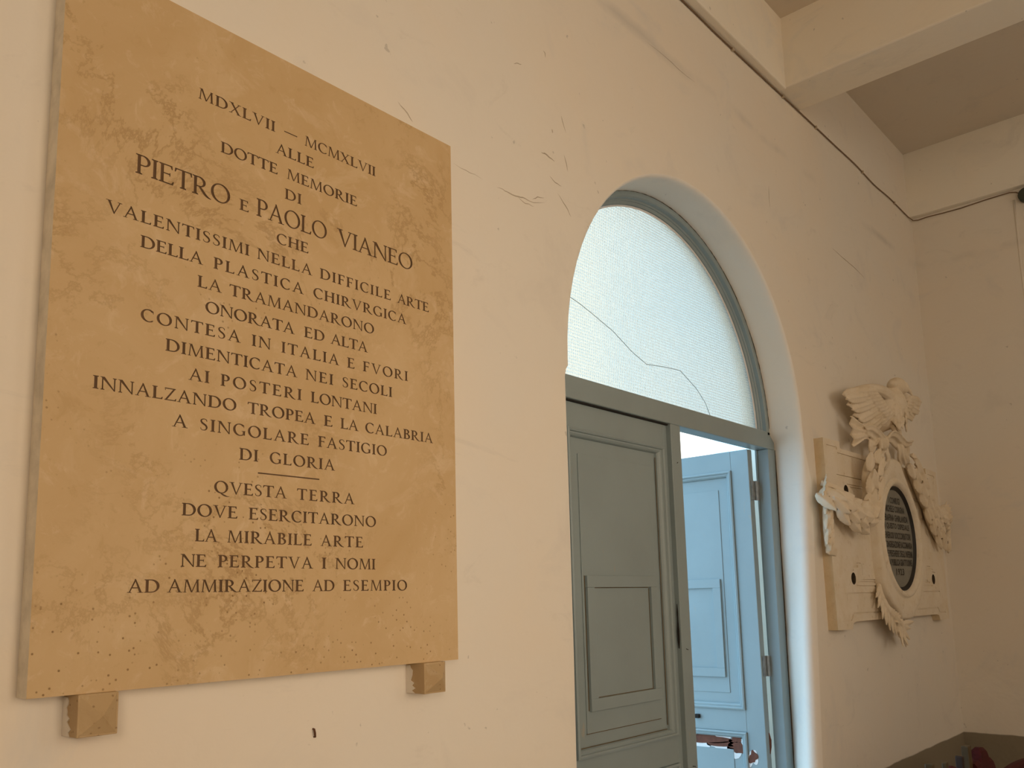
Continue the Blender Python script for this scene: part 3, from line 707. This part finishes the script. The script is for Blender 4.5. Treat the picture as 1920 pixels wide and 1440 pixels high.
MB().tube(cpath, 0.0034, 7).build('sheath', M_CABLE, cab, smooth=True)
for x in (1.2, 2.2, 3.36, 3.88, 4.28, 4.95, 5.5):
    z = min(cat(cp, 8), key=lambda q: abs(q[0] - x))[1]
    MB().box(x - .006, x + .006, 1.588, 1.601, EYE + z - .010, EYE + z + .005).build('clip', M_CLIP, cab)
# junction box and the conduit down the end wall
co = thing('conduit', (5.86, 0.985, 0), 'painted conduit with a dark junction box high on the end wall', 'conduit')
MB().tube([(5.857, 1.003, EYE + 2.37), (5.864, 1.006, EYE + 2.0), (5.880, 1.006, EYE + 1.0), (5.905, 1.006, 0.02)], 0.008, 8).build('pipe', M_WALL, co, smooth=True)
MB().tube([(5.850, 0.93, EYE + 2.372), (5.815, 0.93, EYE + 2.372)], [0.045, 0.045], 18).build('junction_box', M_BOX, co, bevel=0.004)['label'] = 'dark round junction box'

# ------------------------------------------------------------------ stucco memorial with the dove
MX, PY = 4.815, 1.556
mem = thing('memorial_relief', (MX, 1.6, EYE - 0.2), 'cream stucco wall memorial with a dove, garlands and a dark oval tablet', 'memorial')
def line(x0, z0, x1, z1, w=0.011):
    d = Vector((x1 - x0, z1 - z0)).normalized(); n_ = Vector((-d.y, d.x)) * w / 2
    return [(x0 - n_.x, EYE + z0 - n_.y), (x1 - n_.x, EYE + z1 - n_.y), (x1 + n_.x, EYE + z1 + n_.y), (x0 + n_.x, EYE + z0 + n_.y)]
GR = [(3.985, .690, 4.114, .692, .014), (4.113, .668, 4.52, .668, .010), (4.081, .563, 4.40, .565, .004), (4.204, .526, 4.42, .528, .005), (4.239, .514, 4.42, .516, .008),
      (4.141, .449, 4.20, .447, .006), (4.18, .438, 4.26, .434, .012), (4.24, .424, 4.31, .420, .006), (4.286, .50, 4.286, .41, .004), (4.093, .003, 4.46, .003, .006), (4.223, .037, 4.50, .036, .007),
      (4.262, .055, 4.50, .055, .009), (4.305, .067, 4.50, .067, .005), (4.014, -.121, 4.128, -.120, .007), (4.124, -.121, 4.158, -.090, .010), (4.154, -.091, 4.53, -.092, .007),
      (4.150, .112, 4.205, .114, .006), (4.19, .128, 4.262, .131, .010), (4.24, .145, 4.297, .147, .006), (4.312, .146, 4.312, .09, .004), (4.093, -.03, 4.093, .003, .003)]
half = [(3.952, -.160), (4.131, -.163), (4.180, -.128), (MX, -.130)]
outl = [(3.952, -.160), (4.131, -.163), (4.150, -.135), (4.185, -.128)]
outl += [(2 * MX - x, z) for x, z in outl[::-1]]
outl += [(2 * MX - 3.948, .725), (2 * MX - 4.150, .730), (2 * MX - 4.150, .696), (4.150, .696), (4.150, .730), (3.948, .725)]
polys = []
for (a, b, c, d, w) in GR: polys += [line(a, b, c, d, w), line(2 * MX - a, b, 2 * MX - c, d, w)]
def disc(x, z, r, n=18): return [(x + r * math.cos(2 * math.pi * i / n), EYE + z + r * math.sin(2 * math.pi * i / n)) for i in range(n)]
def incise_poly(outline, polys, y0, depth):
    co = [Vector((x, EYE + z)) for x, z in outline]; fc = [list(range(len(co)))]
    for p in polys:
        ar = sum(p[i][0] * p[(i + 1) % len(p)][1] - p[(i + 1) % len(p)][0] * p[i][1] for i in range(len(p)))
        q = p if ar > 0 else p[::-1]; fc.append(list(range(len(co), len(co) + len(q)))); co += [Vector(a) for a in q]
    v, e, f, ov, oe, of = delaunay_2d_cdt(co, [], fc, 1, 1e-7)
    return v, f, of
hol = [disc(4.188, .493, .029), disc(4.192, .073, .029), disc(2 * MX - 4.188, .493, .029), disc(2 * MX - 4.192, .073, .029)]
nG = len(polys); v, f, of = incise_poly(outl, polys + hol, PY, 0)
pan, deep, edge_ = MB(), MB(), MB(); kind = []
for o in of:
    k = [i for i in o if i != 0]
    kind.append(0 if not k else (2 if max(k) > nG else 1))
dep = {0: 0.0, 1: 0.006, 2: 0.040}
for K, tgt in ((0, pan), (1, pan), (2, deep)):
    tgt.add([(p.x, PY + dep[K], p.y) for p in v], [tuple(q) for q, kk in zip(f, kind) if kk == K])
ed_ = {}
for q, kk in zip(f, kind):
    for i in range(len(q)): ed_.setdefault((min(q[i], q[(i + 1) % len(q)]), max(q[i], q[(i + 1) % len(q)])), []).append(kk)
for (a, b), ks in ed_.items():
    pa, pb = v[a], v[b]
    if len(ks) == 1: y0_, y1_ = PY, 1.601
    elif ks[0] != ks[1]: y0_, y1_ = sorted((PY + dep[ks[0]], PY + dep[ks[1]]))
    else: continue
    (deep if max(ks) == 2 else edge_ if len(ks) == 1 else pan).add([(pa.x, y0_, pa.y), (pb.x, y0_, pb.y), (pb.x, y1_, pb.y), (pa.x, y1_, pa.y)], [(0, 1, 2, 3)])
pan.build('panel', M_STUCCO, mem); edge_.build('panel_edge', M_OCHRE, mem)['label'] = 'yellowed edge of the panel'
deep.build('fixing_hole', M_CRUST, mem)

# pear shaped oval frame, lofted round the opening
FX, FZ = 4.800, 0.286
fo = [(0.0, .715), (.085, .705), (.115, .66), (.175, .60), (.25, .52), (.31, .42), (.340, .30), (.338, .17), (.318, .06), (.275, -.01), (.20, -.065), (.13, -.10), (.09, -.135), (0.0, -.140)]
fo = [(FX + x, z) for x, z in fo] + [(FX - x, z) for x, z in fo[::-1][1:-1]]
def ray_out(a):
    dx, dz = math.cos(a), math.sin(a); best = None
    for i in range(len(fo)):
        (ax, az), (bx_, bz) = fo[i], fo[(i + 1) % len(fo)]
        ex, ez = bx_ - ax, bz - az; den = dx * ez - dz * ex
        if abs(den) < 1e-12: continue
        t = ((ax - FX) * ez - (az - FZ) * ex) / den; s = ((ax - FX) * dz - (az - FZ) * dx) / den
        if t > 0 and -1e-6 <= s <= 1 + 1e-6: best = t if best is None else max(best, t)
    return best
rings = []; NA = 120
for k in range(12): rings.append([])
for i in range(NA):
    a = 2 * math.pi * i / NA; c, s = math.cos(a), math.sin(a); ro = ray_out(a)
    el = lambda rx, rz: (rx * rz) / math.sqrt((rz * c) ** 2 + (rx * s) ** 2)
    egg = 0.004 * (1 if (i % 4) < 2 else -1)
    spec = [(ro, PY + .004), (ro - .002, 1.522), (ro - .008, 1.512), (ro - .016, 1.508), (el(.318, .322), 1.508), (el(.312, .316), 1.514), (el(.306, .310), 1.504), (el(.296, .302) + egg * .4, 1.498 + egg * .4), (el(.280, .290), 1.502), (el(.272, .281), 1.512), (el(.266, .276), 1.522), (el(.2625, .273), 1.545)]
    last = 1e9
    for k, (r, y) in enumerate(spec):
        r = min(r, last - 0.0005); last = r
        rings[k].append((FX + r * c, y, EYE + FZ + r * s))
MB().loft(rings, caps=False).build('oval_frame', M_STUCCO, mem, smooth=True)
def ell_disc(rx, rz, y, y2, n=64):
    m = MB(); p = [(FX + rx * math.cos(2 * math.pi * i / n), EYE + FZ + rz * math.sin(2 * math.pi * i / n)) for i in range(n)]
    m.add([(x, y, z) for x, z in p] + [(x, y2, z) for x, z in p], [tuple(range(n)), tuple(range(2 * n - 1, n - 1, -1))] + [(i, (i + 1) % n, (i + 1) % n + n, i + n) for i in range(n)]); return m
rm = MB(); rr3 = []  # black rim ring that also carries the recess shadow in its colour
for rx, rz, y in ((.266, .276, 1.5215), (.262, .272, 1.522), (.2605, .2705, 1.535), (.246, .254, 1.536), (.246, .254, 1.546), (.266, .276, 1.546)):
    rr3.append([(FX + rx * math.cos(2 * math.pi * i / 64), y, EYE + FZ + (rz if True else 0) * math.sin(2 * math.pi * i / 64)) for i in range(64)])
rm.loft(rr3, caps=False).build('tablet_rim', M_TEXT, mem, smooth=True)['label'] = 'black recessed rim round the oval tablet'
otab = ell_disc(.249, .257, 1.5345, 1.55).build('oval_tablet', M_TABLET, mem); otab['label'] = 'dark grey oval tablet'
def text_mesh(body, cx, cz, width, height, y):
    cu = bpy.data.curves.new('t', 'FONT'); cu.body = body; cu.size = 1.0; cu.resolution_u = 2; cu.offset = 0.03; cu.space_character = 1.08
    to = bpy.data.objects.new('t', cu); COL.objects.link(to); dg = bpy.context.evaluated_depsgraph_get(); dg.update()
    me = to.evaluated_get(dg).to_mesh(); vs = [v_.co.copy() for v_ in me.vertices]; fs = [tuple(p.vertices) for p in me.polygons]
    to.evaluated_get(dg).to_mesh_clear(); bpy.data.objects.remove(to); bpy.data.curves.remove(cu)
    xs = [v_.x for v_ in vs]; ys = [v_.y for v_ in vs]; x0_, x1_, y0_, y1_ = min(xs), max(xs), min(ys), max(ys)
    q = [(cx + ((v_.x - x0_) / (x1_ - x0_) - .5) * width, y, EYE + cz + ((v_.y - y0_) / (y1_ - y0_) - .5) * height) for v_ in vs]
    m = MB(); m.add(q, fs); return m
tx = [('I CONIUGI', .488, .175), ('MICHELE CORIGNA', .442, .30), ('SERAFINA GHIRLANDA', .393, .385), ('DI QUESTO OSPEDALE', .347, .405), ('GENEROSI SOCCORRITORI', .299, .430), ('LA CONGREGAZIONE RACCOMANDA', .251, .455), ('ALLE PREGHIERE DEGLI INFERMI', .203, .440), ('ALLA PUBBLICA GRATITUDINE', .156, .40), ('1923', .106, .125)]
for t_, z_, w_ in tx:
    text_mesh(t_, FX, z_ * .985 + .004, w_, .036, 1.5338).build('lettering', M_TEXT, otab)['label'] = 'black painted letters'

# carved leaves, feathers and ribbons ---------------------------------------------------------------
def leaf(mb, base, d, nrm, ln, wd, th=0.010, curl=0.0, rib=1.0, tip=0.75, n=8, bend=0.0):
    """a solid pointed leaf or feather: base point, direction, outward normal"""
    base, d, nrm = Vector(base), Vector(d).normalized(), Vector(nrm)
    nrm = (nrm - d * nrm.dot(d)).normalized(); sd = d.cross(nrm)
    rings = []
    for i in range(n + 1):
        t = i / n; w = wd * 0.5 * (math.sin(math.pi * min(1, (t * .92 + .08)) ** tip) ** 0.8 if t < 1 else 0.02); w = max(w, wd * 0.03)
        c = base + d * (ln * t) + nrm * (curl * t * t * ln) + sd * (bend * t * t * ln)
        k = th * (1.0 - 0.55 * t)
        rings.append([c - sd * w, c - sd * (w * .5) + nrm * (k * .55), c + nrm * k * rib, c + sd * (w * .5) + nrm * (k * .55), c + sd * w, c - nrm * (th * .45)])
    mb.loft(rings)
def ball(mb, c, rx, ry, rz, n=14, m=9):
    rings = []
    for i in range(m + 1):
        a = math.pi * i / m; r = max(math.sin(a), 0.02)
        rings.append([(c[0] + rx * r * math.cos(2 * math.pi * k / n), c[1] + ry * r * math.sin(2 * math.pi * k / n), c[2] + rz * math.cos(a)) for k in range(n)])
    mb.loft(rings)
def ribbon(mb, pts, side, w, th=0.008, flute=0.0, nf=3):
    """solid strip along pts; side = across direction(s); w = width(s); flute = waves across"""
    pts = [Vector(p) for p in pts]; m_ = 2 * nf * 2 + 1 if flute else 3; rings = []
    for i, p in enumerate(pts):
        t = (pts[min(i + 1, len(pts) - 1)] - pts[max(i - 1, 0)]).normalized()
        s_ = Vector(side[i] if isinstance(side[0], (tuple, list, Vector)) else side); s_ = (s_ - t * s_.dot(t)).normalized(); n_ = t.cross(s_)
        if n_.y > 0: n_ = -n_
        wi = w[i] if isinstance(w, (list, tuple)) else w; fl = (flute[i] if isinstance(flute, (list, tuple)) else flute)
        top, bot = [], []
        for k in range(m_):
            q = k / (m_ - 1) - .5; of_ = n_ * (fl * math.sin(q * 2 * math.pi * nf))
            top.append(p + s_ * (q * wi) + of_ + n_ * th / 2); bot.append(p + s_ * (q * wi) + of_ - n_ * th / 2)
        rings.append(top + bot[::-1])
    mb.loft(rings)
def A(xa, za, Y): return Vector((xa * Y / 1.545, Y, EYE + za * Y / 1.545))
OUT = Vector((0, -1, 0))

def feather(mb, a, b, wd, th=0.013, lift=0.0, n=9):
    """a round tipped feather from a to b"""
    a, b = Vector(a), Vector(b); d = (b - a); ln = d.length; d.normalize(); nrm = (OUT - d * OUT.dot(d)).normalized(); sd = d.cross(nrm); rings = []
    for i in range(n + 1):
        t = i / n; w = wd * 0.5 * min(1.0, (t * 3 + .25)) * (1.0 if t < .72 else math.sqrt(max(0.003, 1 - ((t - .72) / .285) ** 2)))
        c = a + d * (ln * t) + nrm * (lift * math.sin(math.pi * t)); k = th * (1 - .35 * t)
        rings.append([c - sd * w, c - sd * (w * .8) + nrm * (k * .55), c - sd * (w * .18) + nrm * (k * .75), c + nrm * (k * 1.25), c + sd * (w * .18) + nrm * (k * .75), c + sd * (w * .8) + nrm * (k * .55), c + sd * w, c - nrm * (th * .6)])
    mb.loft(rings)
# the dove: one continuous carved body with spread wings
dv = MB()
spine = [((4.70, 1.560, .845), .030, .022), ((4.73, 1.535, .87), .075, .042), ((4.765, 1.512, .915), .108, .064), ((4.785, 1.500, .965), .116, .074), ((4.795, 1.497, 1.01), .102, .072), ((4.80, 1.497, 1.045), .080, .062), ((4.80, 1.495, 1.072), .056, .046), ((4.805, 1.490, 1.092), .046, .041)]
rg = []
for (c, rx, ry) in spine: rg.append([(c[0] + rx * math.cos(2 * math.pi * k / 18), c[1] + ry * math.sin(2 * math.pi * k / 18), EYE + c[2]) for k in range(18)])
dv.loft(rg)
hd = Vector((4.82, 1.474, EYE + 1.106)); ball(dv, hd, .058, .050, .045); ball(dv, hd + Vector((.03, -.018, -.008)), .045, .036, .034)
dv.tube([hd + Vector((.060, -.030, -.012)), hd + Vector((.088, -.040, -.026)), hd + Vector((.105, -.046, -.044))], [.017, .011, .003], 8)   # beak
ball(dv, hd + Vector((.018, -.047, .006)), .010, .006, .009, 8, 6); ball(dv, hd + Vector((-.055, .002, .0)), .03, .03, .022)
random.seed(11)
for i in range(46):                                                     # breast feathers
    a = random.uniform(-2.6, -.2); zc = random.uniform(.885, 1.045); k = 1 - abs(zc - .96) * 2.2
    c = Vector((4.785 + .118 * k * math.cos(a), 1.497 + .082 * k * math.sin(a), EYE + zc)); nn_ = Vector((math.cos(a), math.sin(a) * 1.3, .1))
    leaf(dv, c + nn_ * -.010, (0.1 * math.cos(a), -.02, -1), nn_, .042, .036, .010, .0, n=5)
def wing(tips, b0, b1, lead, y_t, y_b, wd):
    n_ = len(tips)
    for k, (x, z) in enumerate(reversed(tips)):                    # lower feathers first, each overlapped by the one above
        t = 1 - k / (n_ - 1); bx_, bz = b0[0] + (b1[0] - b0[0]) * t, b0[1] + (b1[1] - b0[1]) * t
        base = Vector((bx_, y_b, EYE + bz)); tip = Vector((x, y_t + .012 * t, EYE + z)); st = .010 * (k % 2)
        feather(dv, base + Vector((0, -.004 - st, 0)), tip + Vector((0, -st, 0)), wd, .015, .012)
        if k % 2 == 0: feather(dv, base + Vector((0, -.022, 0)), base.lerp(tip, .60) + Vector((0, -.020, .004)), wd * .85, .014, .010)
        feather(dv, base + Vector((0, -.036, 0)), base.lerp(tip, .36) + Vector((0, -.034, .004)), wd * .75, .013, .008)
    pts = cat([(x, y, EYE + z) for x, y, z in lead], 4)
    dv.tube(pts, [.040 - .028 * i / (len(pts) - 1) for i in range(len(pts))], 10)
wing([(4.165, .960), (4.185, .938), (4.222, .918), (4.260, .897), (4.30, .876), (4.345, .856), (4.40, .842), (4.455, .83), (4.52, .82)], (4.47, 1.015), (4.69, .945),
     [(4.745, 1.495, 1.025), (4.64, 1.487, 1.042), (4.48, 1.490, 1.036), (4.33, 1.508, 1.008), (4.20, 1.53, .970)], 1.525, 1.508, .062)
ball(dv, (4.715, 1.500, EYE + .985), .06, .04, .06)
wing([(5.40, 1.115), (5.395, 1.085), (5.36, 1.055), (5.31, 1.025), (5.25, 1.0), (5.16, .975)], (5.06, 1.075), (4.90, .97),
     [(4.86, 1.50, 1.045), (4.96, 1.505, 1.075), (5.14, 1.52, 1.10), (5.36, 1.535, 1.12)], 1.535, 1.525, .062)
for i in range(5):
    leaf(dv, (4.70 + .01 * i, 1.55, EYE + .86), (-.5 + .12 * i, 0, -.6), OUT, .13, .045, .012, 0.0)
for s_ in (-1, 1): dv.tube([(4.77 + .03 * s_, 1.49, EYE + .89), (4.77 + .04 * s_, 1.478, EYE + .85), (4.765 + .03 * s_, 1.47, EYE + .815)], [.022, .012, .009], 8)
dv.build('dove', M_CARVED, mem, remesh=0.0036)['label'] = 'carved dove with spread wings'

# ribbon bow under the dove
rb = MB(); up = (0, 0, 1)
fanp = [A(4.52, .815, 1.505), A(4.46, .815, 1.505), A(4.38, .805, 1.515), A(4.32, .80, 1.525), A(4.295, .797, 1.53)]
ribbon(rb, fanp, up, [.055, .075, .115, .150, .158], .011, [.002, .006, .009, .011, .011], 3)
ribbon(rb, cat([tuple(A(4.72, .80, 1.475)), tuple(A(4.64, .828, 1.47)), tuple(A(4.56, .838, 1.48)), tuple(A(4.50, .822, 1.495)), tuple(A(4.47, .79, 1.51))], 4), (0, -.7, .7), .060, .010, .004, 2)
ribbon(rb, cat([tuple(A(4.66, .79, 1.49)), tuple(A(4.60, .785, 1.49)), tuple(A(4.56, .76, 1.495)), tuple(A(4.585, .725, 1.50))], 4), (1, -.3, .2), [.05] * 4 * 3 + [.012], .009)
ball(rb, A(4.735, .795, 1.478), .050, .030, .042); rb.tube([A(4.70, .835, 1.472), A(4.70, .755, 1.472)], .012, 8); rb.tube([A(4.77, .83, 1.47), A(4.77, .76, 1.47)], .010, 8)
ribbon(rb, cat([tuple(A(4.76, .80, 1.475)), tuple(A(4.85, .842, 1.475)), tuple(A(4.93, .846, 1.48)), tuple(A(5.0, .828, 1.49)), tuple(A(5.08, .812, 1.50)), tuple(A(5.18, .832, 1.515))], 4), (0, -.75, .65), .072, .010, .005, 2)
ribbon(rb, cat([tuple(A(5.00, .82, 1.495)), tuple(A(5.03, .79, 1.49)), tuple(A(5.03, .75, 1.50)), tuple(A(5.06, .715, 1.515))], 4), (1, -.5, 0), .050, .010, .004, 2)
ribbon(rb, cat([tuple(A(5.12, .825, 1.51)), tuple(A(5.13, .79, 1.515)), tuple(A(5.10, .755, 1.525)), tuple(A(5.11, .72, 1.53))], 4), (1, -.4, 0), .045, .010, .004, 2)
ribbon(rb, cat([tuple(A(4.73, .76, 1.485)), tuple(A(4.72, .735, 1.49)), tuple(A(4.68, .705, 1.495)), tuple(A(4.60, .69, 1.50)), tuple(A(4.53, .685, 1.505))], 4), (0, -.3, 1), .050, .011, .006, 2)
ribbon(rb, cat([tuple(A(4.78, .76, 1.487)), tuple(A(4.80, .73, 1.490)), tuple(A(4.80, .70, 1.495)), tuple(A(4.74, .665, 1.50))], 4), (1, 0, .4), .045, .011)
rb.build('ribbon_bow', M_CARVED, mem, remesh=0.0038)['label'] = 'carved ribbon bow under the dove'

# garlands: overlapping leaves along a path
def garland(mb, path, radius, every, ln, wd, seed, core=0.6):
    random.seed(seed); pts = [Vector(p) for p in cat([tuple(p) for p in path], 8)]
    n_ = len(pts); mb.tube(pts, [radius * core * (0.7 + .3 * math.sin(math.pi * i / (n_ - 1))) for i in range(n_)], 8)
    ac = every; row = 0
    for i in range(1, n_):
        seg = pts[i] - pts[i - 1]; ac += seg.length
        if ac < every: continue
        ac = 0.0; t = seg.normalized(); s_ = t.cross(OUT).normalized(); row += 1
        for q in ((-1, 0, 1) if row % 2 else (-.5, .5)):
            c = pts[i] + s_ * (q * radius * .8) + OUT * (radius * (.95 - .55 * abs(q)))
            leaf(mb, c - t * (ln * .4), t + s_ * (.45 * q) + OUT * .22, OUT + s_ * (q * .7), ln * random.uniform(.9, 1.15), wd * .88, .021, -.10, n=7, tip=.9)
def fan(mb, c, d, spread, ln, wd, n_, th=.010, out=0.0):
    c = Vector(c); d = Vector(d).normalized(); s_ = d.cross(OUT).normalized()
    for i in range(n_):
        a = (i / (n_ - 1) - .5) * spread
        leaf(mb, c, d * math.cos(a) + s_ * math.sin(a) + OUT * out, OUT, ln, wd, th, 0.0, n=6, tip=1.3)
gl = MB()
garland(gl, [A(3.86, .452, 1.565), A(3.96, .435, 1.535), A(4.06, .405, 1.52), A(4.17, .378, 1.515), A(4.28, .365, 1.515), A(4.37, .385, 1.515), A(4.42, .43, 1.51)], .050, .050, .105, .066, 5)
garland(gl, [A(4.42, .40, 1.515), A(4.44, .47, 1.505), A(4.47, .53, 1.50), A(4.47, .585, 1.495), A(4.50, .64, 1.495), A(4.55, .685, 1.495)], .054, .050, .105, .068, 6)
fan(gl, A(3.875, .468, 1.565), (-.5, -.35, .25), 1.5, .085, .034, 5)
fan(gl, A(3.89, .465, 1.56), (-.3, -.5, -.5), 1.0, .07, .034, 4)
ball(gl, A(3.90, .455, 1.55), .028, .03, .03)
garland(gl, [A(3.895, .44, 1.565), A(3.885, .39, 1.56), A(3.878, .33, 1.56), A(3.872, .27, 1.562), A(3.87, .215, 1.565)], .022, .030, .055, .030, 7)
ribbon(gl, cat([tuple(A(3.87, .215, 1.565)), tuple(A(3.885, .200, 1.552)), tuple(A(3.93, .195, 1.548)), tuple(A(3.975, .192, 1.552))], 3), (0, -.2, 1), .038, .008)
gl.build('garland', M_CARVED, mem, remesh=0.0038)['label'] = 'left carved leaf garland'
g2 = MB()
garland(g2, [A(5.13, .715, 1.53), A(5.19, .66, 1.53), A(5.27, .59, 1.528), A(5.35, .525, 1.528), A(5.43, .47, 1.53), A(5.52, .43, 1.535), A(5.62, .43, 1.54), A(5.70, .46, 1.555)], .046, .050, .105, .064, 8)
garland(g2, [A(5.36, .47, 1.53), A(5.42, .41, 1.532), A(5.50, .35, 1.535), A(5.57, .29, 1.54)], .034, .046, .09, .05, 10)
fan(g2, A(5.70, .47, 1.555), (.5, -.35, .35), 1.5, .085, .034, 5); fan(g2, A(5.69, .46, 1.555), (.2, -.5, -.6), 1.0, .07, .034, 4)
garland(g2, [A(5.70, .45, 1.56), A(5.70, .39, 1.56), A(5.69, .32, 1.562), A(5.69, .255, 1.565)], .022, .030, .055, .030, 9)
g2.build('garland', M_CARVED, mem, remesh=0.0038)['label'] = 'right carved leaf garland'

# acanthus spray curling under the frame
sp = MB(); rib_ = cat([tuple(A(4.49, .045, 1.545)), tuple(A(4.50, -.01, 1.535)), tuple(A(4.56, -.07, 1.525)), tuple(A(4.65, -.12, 1.52)), tuple(A(4.74, -.155, 1.525)), tuple(A(4.80, -.19, 1.54))], 5)
sp.tube(rib_, [.012 + .012 * math.sin(math.pi * i / (len(rib_) - 1)) for i in range(len(rib_))], 8)
random.seed(21)
for i in range(2, len(rib_) - 1, 2):
    p = Vector(rib_[i]); t = (Vector(rib_[i + 1]) - Vector(rib_[i - 1])).normalized(); s_ = t.cross(OUT).normalized()
    for q in (-1, 1):
        leaf(sp, p, t * .9 + s_ * q * .75 + OUT * .12, OUT + s_ * q * .3, .115 if q > 0 else .085, .036, .012, -.1, n=7)
tipc = A(4.76, -.165, 1.53)
for dx, dz, ln in ((-.75, -.35, .13), (-.55, -.65, .14), (.15, -1, .11), (.55, -.75, .10), (.9, .10, .13), (-.95, .12, .15), (.75, -.2, .09)):
    leaf(sp, tipc, (dx, -.12, dz), OUT, ln, .044, .013, .1, n=7)
sp.build('leaf_spray', M_CARVED, mem, remesh=0.0038)['label'] = 'carved acanthus leaf under the oval'

# ------------------------------------------------------------------ chairs in the far corner (only their tops show)
def chair(x0, y, w, hl, hr, prof, label, woodl, woodr, pw=.034, spindles=()):
    t = thing('chair', (x0 + w / 2, y, 0), label, 'chair', 'red upholstered chairs in the corner'); x1 = x0 + w
    MB().box(x0, x0 + pw, y, y + .03, 0, hl).build('rear_leg', woodl, t, bevel=.004)
    MB().box(x1 - pw, x1, y, y + .03, 0, hr).build('rear_leg', woodr, t, bevel=.004)
    for xx in (x0, x1 - .034): MB().box(xx, xx + .034, y - .42, y - .386, 0, .44).build('front_leg', woodr, t, bevel=.004)
    MB().box(x0, x1, y - .43, y, .42, .445).build('seat_frame', woodr, t, bevel=.004)
    MB().box(x0 + .01, x1 - .01, y - .43, y - .005, .445, .49).build('seat', M_RED, t, bevel=.015)
    rg_ = []; zz = cat([(x0 + pw + (w - 2 * pw) * u, h_) for u, h_ in prof], 4)
    for xx, zt_ in zz: rg_.append([(xx, y - .012, .54), (xx, y + .026, .54), (xx, y + .028, zt_ - .012), (xx, y + .014, zt_), (xx, y - .006, zt_), (xx, y - .016, zt_ - .012)])
    MB().loft(rg_).build('backrest', M_RED, t)
    MB().box(x0 + pw, x1 - pw, y, y + .022, .515, .54).build('back_rail', woodr, t)
    for xx, h_ in spindles: MB().box(xx, xx + .026, y - .03, y - .012, .50, h_).build('spindle', woodl, t, bevel=.003)
    return t
chair(3.612, 1.10, .42, .952, .925, [(0, .80), (.25, .85), (.45, .912), (.62, .907), (.8, .88), (1, .80)], 'chair with slim pale wooden posts beside the arched door', M_WOOD, M_DWOOD, .024, ((3.683, .950),))
chair(4.105, 1.10, .40, .952, .80, [(0, .875), (.14, .88), (.24, .885), (.28, .925), (.50, .922), (.60, .90), (.68, .868), (.84, .862), (1, .80)], 'chair with a broad brown post and the tallest red back', M_WOOD, M_DWOOD, .044)
chair(4.58, 1.10, .62, .70, .70, [(0, .755), (.15, .772), (.5, .772), (1, .755)], 'lowest and widest red backed chair, furthest from the arched door', M_DWOOD, M_DWOOD, .034)

# ------------------------------------------------------------------ outside the door
slab('ground', (-8, 30, 2.02, 30, -0.25, -0.02), M_GROUND)
bl = thing('building', (12, 11, -0.02), 'sunlit pale building across the courtyard', 'building')
MB().box(5.0, 14.3, 10.0, 13.0, -0.02, 11.5).build('wall', M_FACADE, bl)
MB().box(14.3, 19.4, 10.4, 13.0, -0.02, 5.75).build('low_wing', M_FACADE, bl)
for o in list(SC.objects):
    if '_w' in o: del o['_w']
